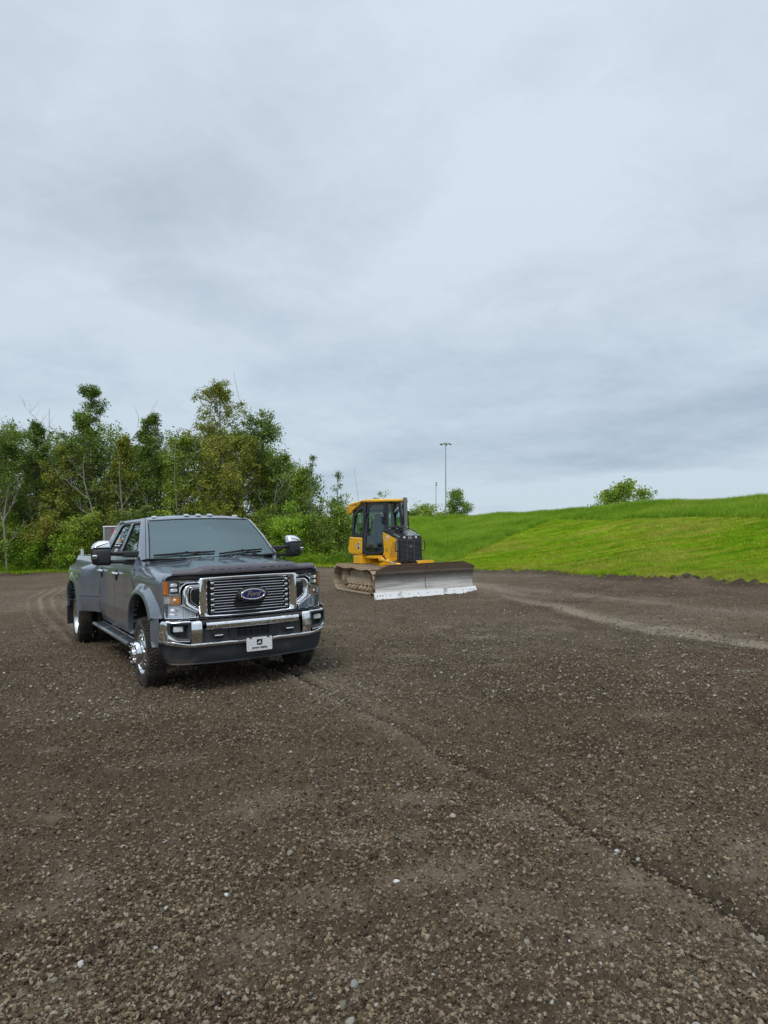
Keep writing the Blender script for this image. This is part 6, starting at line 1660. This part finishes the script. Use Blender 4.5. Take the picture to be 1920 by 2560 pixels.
for sx in (-1, 1):
    # door: chamfered lower front corner
    D_ = [cabp(F1[0], F1[1], 1.16, sx), cabp(F1[0] + .06, F1[1] - .09, 1.10, sx), cabp(-.42, 2.08, 1.09, sx), cabp(-.335, 1.95, 1.16, sx), cabp(-.305, 1.90, 1.85, sx), cabp(-.315, 1.92, 2.56, sx), cabp(-.38, 2.01, 2.62, sx), cabp(-.66, 2.41, 2.62, sx), cabp(F1[0], F1[1], 2.50, sx)]
    n = Vector((sx * (F1[1] - F0[1]), -(abs(F1[0]) - abs(F0[0])), 0)).normalized()
    dr, gl, _ = quadframe('cab_door', D_, .075, m_dblk, dz_, .05, None)
    G().add(gl, [list(range(len(gl)))]).build('door_pane', m_cabd if False else glass_mat("smoked door glass", (.52, .64, .63), (.60, .72, .78), .10, 1.45) if "smoked door glass" not in bpy.data.materials else bpy.data.materials["smoked door glass"], dr, smooth=False, recalc=False)
    def on_door(u_, z_, e=.03):
        x = abs(F0[0]) + (abs(F1[0]) - abs(F0[0])) * u_; y = F0[1] + (F1[1] - F0[1]) * u_
        p = Vector(cabp(x, y, z_, sx)); return tuple(p + n * e)
    G().tube([on_door(.83, 2.20), on_door(.80, 2.16, .07), on_door(.78, 1.72, .07), on_door(.80, 1.66)], .020, 7).build('grab_bar', m_rub, dr)
    G().box(on_door(.80, 1.80, .05), (.05, .05, .16), .01).build('door_latch', m_rub, dr)
    G().box(on_door(.12, 2.08, .07), (.05, .10, .22), .02).tube([on_door(.12, 2.0, .03), on_door(.12, 2.2, .03)], .015, 6).build('side_mirror', m_rub, dr)
    for z_ in (2.25, 1.35): G().box(on_door(.99, z_, .03), (.05, .06, .14), .01).build('hinge', m_dblk, dr)
    # rear quarter window
    Q_ = [cabp(-.745, 3.42, 1.62, sx), cabp(-.742, 2.56, 1.62, sx), cabp(-.742, 2.56, 2.56, sx), cabp(-.745, 2.95, 2.50, sx), cabp(-.745, 3.42, 2.30, sx)]
    rq, gl, _ = quadframe('rear_quarter_frame', Q_, .085, m_dblk, dz_, .05)
    G().add(gl, [list(range(len(gl)))]).build('rear_side_pane', m_cabg, rq, smooth=False, recalc=False)
    # yellow rear fender below the window
    rf = G().prism([(2.60, 1.125), (3.25, 1.09), (3.58, 1.13), (3.62, 1.20), (3.50, 1.615), (2.60, 1.58)], 'x', sx * .60, sx * .775, .02).build('rear_fender', m_yel, dz_)
    G().prism([(2.60, 1.06), (3.05, 1.06), (3.45, 1.125), (2.60, 1.125)], 'x', sx * .58, sx * .74, .01).build('fender_underside', m_yel, rf)
    e1 = G().prism(ellipse(2.80, 1.345, .085, .125, 24), 'x', sx * .775, sx * .779).build('side_emblem', m_white, rf)
    G().prism(ellipse(2.80, 1.345, .066, .103, 24), 'x', sx * .778, sx * .782).build('emblem_field', m_blackink, e1)
    G().prism([(2.80 + sx * -a * 1.0, b) for a, b in deer(0, 1.35, .066)], 'x', sx * .781, sx * .784).build('emblem_deer', m_white, e1, smooth=False)
    G().prism(rrect(3.03, 3.10, 1.32, 1.40, .01, 2), 'x', sx * .775, sx * .778).build('notice_sticker', pbr("beige sticker", (.45, .40, .32), .5), rf)
    # front corner pillar
    G().tube([cabp(-.285, 1.90, 1.10, sx), cabp(-.285, 1.90, 1.85, sx), cabp(-.285, 1.92, 2.64, sx)], .035, 4).build('cab_pillar', m_dblk, dz_)
    G().tube([cabp(-.745, 2.545, 1.10, sx), cabp(-.745, 2.545, 2.62, sx)], .045, 4).tube([cabp(-.73, 3.44, 1.50, sx), cabp(-.73, 3.44, 2.45, sx)], .045, 4).build('cab_pillar', m_dblk, dz_)
    G().box((sx * .50, 2.35, 1.02), (.34, .8, .08), .01).build('step_plate', m_yel, dz_)
W_ = [cabp(-.285, 1.895, 1.86, -1), cabp(-.285, 1.895, 1.86, 1), cabp(-.285, 1.925, 2.60, 1), cabp(-.285, 1.925, 2.60, -1)]
wf, gl, _ = quadframe('windshield_frame', W_, .045, m_dblk, dz_, .04)
G().add(gl, [list(range(len(gl)))]).build('windshield', m_cabg, wf, smooth=False, recalc=False)
G().tube([(-.05, 1.86, 2.60), (.02, 1.855, 2.30), (.13, 1.85, 1.97)], .010, 5).tube([(-.02, 1.86, 2.58), (.16, 1.85, 2.02)], .010, 5).box((-.05, 1.87, 2.60), (.10, .05, .05), .01).build('wiper', m_rub, wf)
B_ = [cabp(-.72, 3.45, 1.60, -1), cabp(-.72, 3.45, 1.60, 1), cabp(-.72, 3.45, 2.46, 1), cabp(-.72, 3.45, 2.46, -1)]
bf, gl, _ = quadframe('rear_window_frame', B_, .08, m_dblk, dz_, .04)
G().add(gl, [list(range(len(gl)))]).build('rear_pane', m_cabg, bf, smooth=False, recalc=False)
G().box((0, 3.47, 1.35), (1.3, .10, .52), .02).build('rear_wall', m_yel, dz_)
G().box((0, 2.0, 1.28), (.44, .12, .50), .02).build('front_console', m_dblk, dz_)
# roof
def roofring(z, e, drop=0):
    pts = [(-.33, 1.80), (.33, 1.80), (.42, 1.92), (.76, 2.42), (.78, 3.30), (.74, 3.66), (-.74, 3.66), (-.78, 3.30), (-.76, 2.42), (-.42, 1.92)]
    out = []
    for x, y in pts:
        s = 1 - e; yy = 2.75 + (y - 2.75) * s
        zz = z - (.085 * max(0, (yy - 2.5) / 1.1)) - (drop if y > 3 else 0) - .02 * max(0, (2.4 - yy) / .6)
        out.append((x * s * .97, yy, zz))
    return out
rfm = G().loft([roofring(2.635, .02), roofring(2.650, 0), roofring(2.690, 0), roofring(2.715, .04), roofring(2.722, .25)]).build('roof', m_yel, dz_, angle=30)
for sx in (-1, 1):
    rear = G().prism([(2.72, 2.62), (3.10, 2.60), (3.74, 2.555), (3.78, 2.36), (3.70, 2.335), (3.40, 2.345), (3.30, 2.42), (2.72, 2.60)], 'x', sx * .60, sx * .735, .012).build('roof_rear_housing', m_yel, rfm)
    G().prism([(3.52, 2.38), (3.74, 2.38), (3.71, 2.53), (3.50, 2.54)], 'x', sx * .734, sx * .739).build('roof_vent', m_yel2, rear)
    G().box((sx * .745, 2.55, 2.645), (.05, .12, .055), .012).build('roof_light', pbr("dark amber lamp", (.12, .03, .01), .3) if "dark amber lamp" not in bpy.data.materials else bpy.data.materials["dark amber lamp"], rfm)
    G().box((sx * .735, 3.02, 2.585), (.04, .09, .035), .01).build('roof_light', bpy.data.materials["dark amber lamp"], rfm)
    G().tube([(sx * .33, 1.84, 2.62), (sx * .36, 1.80, 2.45), (sx * .36, 1.80, 2.1)], .018, 5).box((sx * .38, 1.80, 2.28), (.07, .05, .12), .01).box((sx * .37, 1.80, 2.02), (.06, .05, .10), .01).build('light_bracket', m_rub, rfm)
G().box((0, 3.66, 2.45), (1.3, .16, .2), .02).build('roof_rear_housing', m_yel, rfm)
G().tube([(-.52, 3.30, 2.60), (-.53, 3.31, 2.9), (-.60, 3.40, 3.75)], [.006, .004, .002], 5).cyl((-.52, 3.30, 2.60), (-.52, 3.30, 2.68), .022, .012, 8).build('antenna', m_gap, rfm)
# seat seen through the door
st = G().box((0, 2.95, 1.75), (.44, .14, .78), .06, Euler((-.12, 0, 0))).box((0, 2.70, 1.38), (.46, .46, .14), .05).box((0, 2.75, 1.22), (.36, .36, .22), .03).build('seat', pbr("grey vinyl seat", (.12, .13, .14), .6), dz_)
G().box((0, 3.0, 2.20), (.28, .10, .20), .05).build('headrest', bpy.data.materials["grey vinyl seat"], st)
for sx in (-1, 1): G().box((sx * .30, 2.68, 1.60), (.10, .36, .06), .02).cyl((sx * .30, 2.55, 1.62), (sx * .30, 2.53, 1.74), .02).build('arm_rest', m_rub, st)
# ---- tracks
def track(sx):
    tr_ = bpy.data.objects.new('track', None); tr_.empty_display_size = .2; link(tr_, dz_)
    xo, xi = sx * 1.245, sx * .555; xc = (xo + xi) / 2
    # centre line of the chain (y, z): rear idler high, front idler, slightly sagging top
    path = []
    yr, zr, rr_ = 3.385, .405, .345; yf, zf, rf_ = 1.16, .385, .325
    for k in range(0, 19): a = -PI / 2 + PI * k / 18; path.append((yr + rr_ * math.cos(a), zr + rr_ * math.sin(a)))
    for k in range(1, 24):
        q = k / 24; sag = -.055 * abs(math.sin(q * PI * 2)) ** 1.0
        path.append((yr + (yf - yr) * q, zr + rr_ + (zf + rf_ - zr - rr_) * q + sag + .012))
    for k in range(0, 19): a = PI / 2 + PI * k / 18; path.append((yf + rf_ * math.cos(a), zf + rf_ * math.sin(a)))
    path.append((path[0][0], path[0][1]))
    L = [0]
    for p, q in zip(path[:-1], path[1:]): L.append(L[-1] + math.hypot(q[0] - p[0], q[1] - p[1]))
    n = 40; pitch = L[-1] / n
    w_ = abs(xo - xi)
    g = G()
    g.box((0, 0, .0), (w_, pitch * .94, .022), .003)
    g.box((0, -pitch * .40, .040), (w_ * .995, .024, .064), .004)     # grouser
    g.box((0, pitch * .44, .012), (w_, .03, .02), .003)
    for kx in (-.07, .07):
        g.box((sx * -.0 + kx, 0, -.045), (.035, pitch * 1.02, .075), .008)
    ref = g.build('track_shoe', m_shoe, tr_, angle=30)
    first = True
    def at(s):
        s %= L[-1]; i = max(0, min(len(path) - 2, int(np.searchsorted(L, s) - 1))); f_ = (s - L[i]) / max(1e-9, L[i + 1] - L[i])
        return (path[i][0] + (path[i + 1][0] - path[i][0]) * f_, path[i][1] + (path[i + 1][1] - path[i][1]) * f_)
    rnd = random.Random(3)
    for k in range(n):
        s = (k + .5) * pitch; a, b = at(s - pitch / 2), at(s + pitch / 2)
        d = Vector((0, b[0] - a[0], b[1] - a[1])).normalized(); up = Vector((1, 0, 0)).cross(d)
        # outward normal: right of travel direction
        c = Vector((xc, (a[0] + b[0]) / 2, (a[1] + b[1]) / 2)); ctr = Vector((xc, 2.27, .40))
        mid = Vector((xc, min(max(c.y, yf), yr), .39))
        if up.dot(c - mid) < 0: up = -up
        Mx = Matrix((d.cross(up), d, up)).transposed().to_4x4(); Mx.translation = c + up * .012
        o = ref if first else ref.copy()
        if not first: COL.objects.link(o); o.parent = tr_
        first = False
        o.matrix_local = Mx @ Matrix.Rotation(rnd.uniform(-.03, .03), 4, 'X')
    # frame, idlers, rollers
    fr = G().prism([(1.30, .24), (3.05, .24), (3.10, .34), (3.06, .47), (1.5, .47), (1.30, .36)], 'x', xc - .15, xc + .15, .02).build('track_frame', m_mud, tr_)
    G().prism([(1.45, .44), (2.95, .46), (2.92, .60), (2.70, .645), (1.75, .62), (1.52, .55)], 'x', xc - .10, xc + sx * .06 + .10, .02).build('frame_cover', m_mud, tr_)
    xs_ = xc + sx * .17
    G().box((xs_, 2.2, .33), (.03, 1.65, .15), .01).build('roller_guard', m_mud, tr_)
    for k in range(14): G().box((xs_ + sx * .016, 1.45 + k * .115, .255), (.016, .05, .05), .008).build('guard_bolt', m_mud, tr_) if k % 2 == 0 else None
    for k in range(6):
        G().lathe([(0, .22), (.05, .22), (.05, .17), (.095, .165), (.095, .11), (.07, .10), (.07, -.10), (.095, -.11), (.095, -.165), (0, -.17)], (xc, 1.50 + k * .27, .165), (sx, 0, 0), 16).build('track_roller', m_mud, tr_)
    sp_ = G()
    sp_.lathe([(0, .16), (.10, .16), (.12, .13), (.20, .12), (.235, .08), (.235, -.08), (.2, -.12), (0, -.16)], (xc, yr, zr), (sx, 0, 0), 28)
    for k in range(22):
        a = 2 * PI * k / 22; c = (xc, yr + .265 * math.cos(a), zr + .265 * math.sin(a)); sp_.box(c, (.06, .075, .036), .008, Euler((a, 0, 0)))
    sp_ = sp_.build('sprocket', m_mud, tr_)
    for k in range(10):
        a = 2 * PI * k / 10; G().lathe([(0, .02), (.012, .02), (.014, 0)], (xc + sx * .122, yr + .165 * math.cos(a), zr + .165 * math.sin(a)), (sx, 0, 0), 6).build('sprocket_bolt', m_rust, sp_)
    G().lathe([(0, .10), (.09, .10), (.10, .08), (.20, .06), (.255, .07), (.275, .03), (.275, -.03), (.255, -.07), (.1, -.08), (0, -.10)], (xc, yf, zf), (sx, 0, 0), 28).build('idler_wheel', m_mud, tr_)
    G().lathe([(0, .12), (.055, .12), (.06, .05), (.06, -.05), (.055, -.12), (0, -.12)], (xc, 2.15, .655), (sx, 0, 0), 16).box((xc - sx * .12, 2.15, .57), (.06, .10, .2), .01).build('carrier_roller', m_mud, tr_)
    G().box((xc - sx * .26, 2.2, .45), (.06, 2.0, .36), .02).build('inner_guard', m_gap, tr_)
track(-1); track(1)

# ------------------------------------------------------------------ loose bits that can be picked out on the pad
def loose(name, label, cat, x, y, s, mat, seed, flat=.7, group=None, sink=.3, stretch=1.0):
    me = stone_mesh(name, seed, mat, flat); o = bpy.data.objects.new(name, me); link(o)
    z_ = float(dirt_z(np.array([x]), np.array([y]))[0])
    o.location = (x, y, z_ + s * flat * (.5 - sink)); o.scale = (s * stretch, s, s); o.rotation_euler = (.2, .15, seed * 1.3); return tag(o, label, cat, group)
m_dk = pbr("dark stone", (.035, .034, .032), .7, noise=(.3, 20), bump=.4, bscale=60)
m_wh = pbr("white stone", (.62, .62, .60), .6, noise=(.12, 15), bump=.3, bscale=60)
m_gy = pbr("grey stone", (.24, .235, .22), .75, noise=(.25, 18), bump=.4, bscale=60)
loose('stone', 'dark stone lying alone below the right half of the truck', 'stone', -.48, 4.97, .062, m_dk, 401, .8)
loose('stone', 'pale angular stone standing in the near dirt left of centre', 'stone', -.755, 3.36 + .0, .030, m_wh, 402, .8, sink=.1, stretch=.6)
loose('stone', 'small white stone right of the pale angular stone', 'stone', -.53, 3.40, .022, m_wh, 403, .8, sink=.1)
loose('stone', 'white and grey flat stone near the middle foreground', 'stone', .062, 3.49, .040, m_wh, 404, .5)
loose('stone', 'rounded grey stone close to the bottom edge right of centre', 'stone', -.115, 2.72, .042, m_gy, 405, .75)
loose('stone', 'grey green stone half sunk right of the foreground middle', 'stone', .18, 3.33, .045, m_gy, 406, .7)
loose('stone', 'grey stone with a pale face just beyond the dark lone stone', 'stone', .10, 4.75, .042, m_gy, 407, .7)
loose('dirt_clod', 'dark clod of soil on the pad nearer than the truck grille', 'clod', -.20, 5.75, .055, m_clod, 408, .6, stretch=1.5)
loose('dirt_clod', 'flat dark clod of soil left of the foreground middle', 'clod', -.86, 4.10, .05, m_clod, 409, .5, stretch=1.6)
m_soil = pbr('dark topsoil', (.045, .034, .022), .95, noise=(.4, 9), bump=1.0, bscale=25)
# lumps of turf and soil pushed against the grass edge at the right
for k, (x, y, s) in enumerate(((8.95, 20.55, .34), (9.15, 20.25, .26), (9.42, 19.95, .22), (8.68, 20.75, .22), (9.75, 19.6, .16))):
    loose('soil_lump', ('largest dark soil lump against the grass edge at the right', 'dark soil lump just right of the largest one at the grass edge', 'third dark soil lump from the left at the right grass edge', 'small dark soil lump left of the largest one at the grass edge', 'rightmost small soil lump at the grass edge')[k], 'soil lump', x, y, s, m_soil, 420 + k, .7, 'soil lumps along the right grass edge', stretch=1.3)
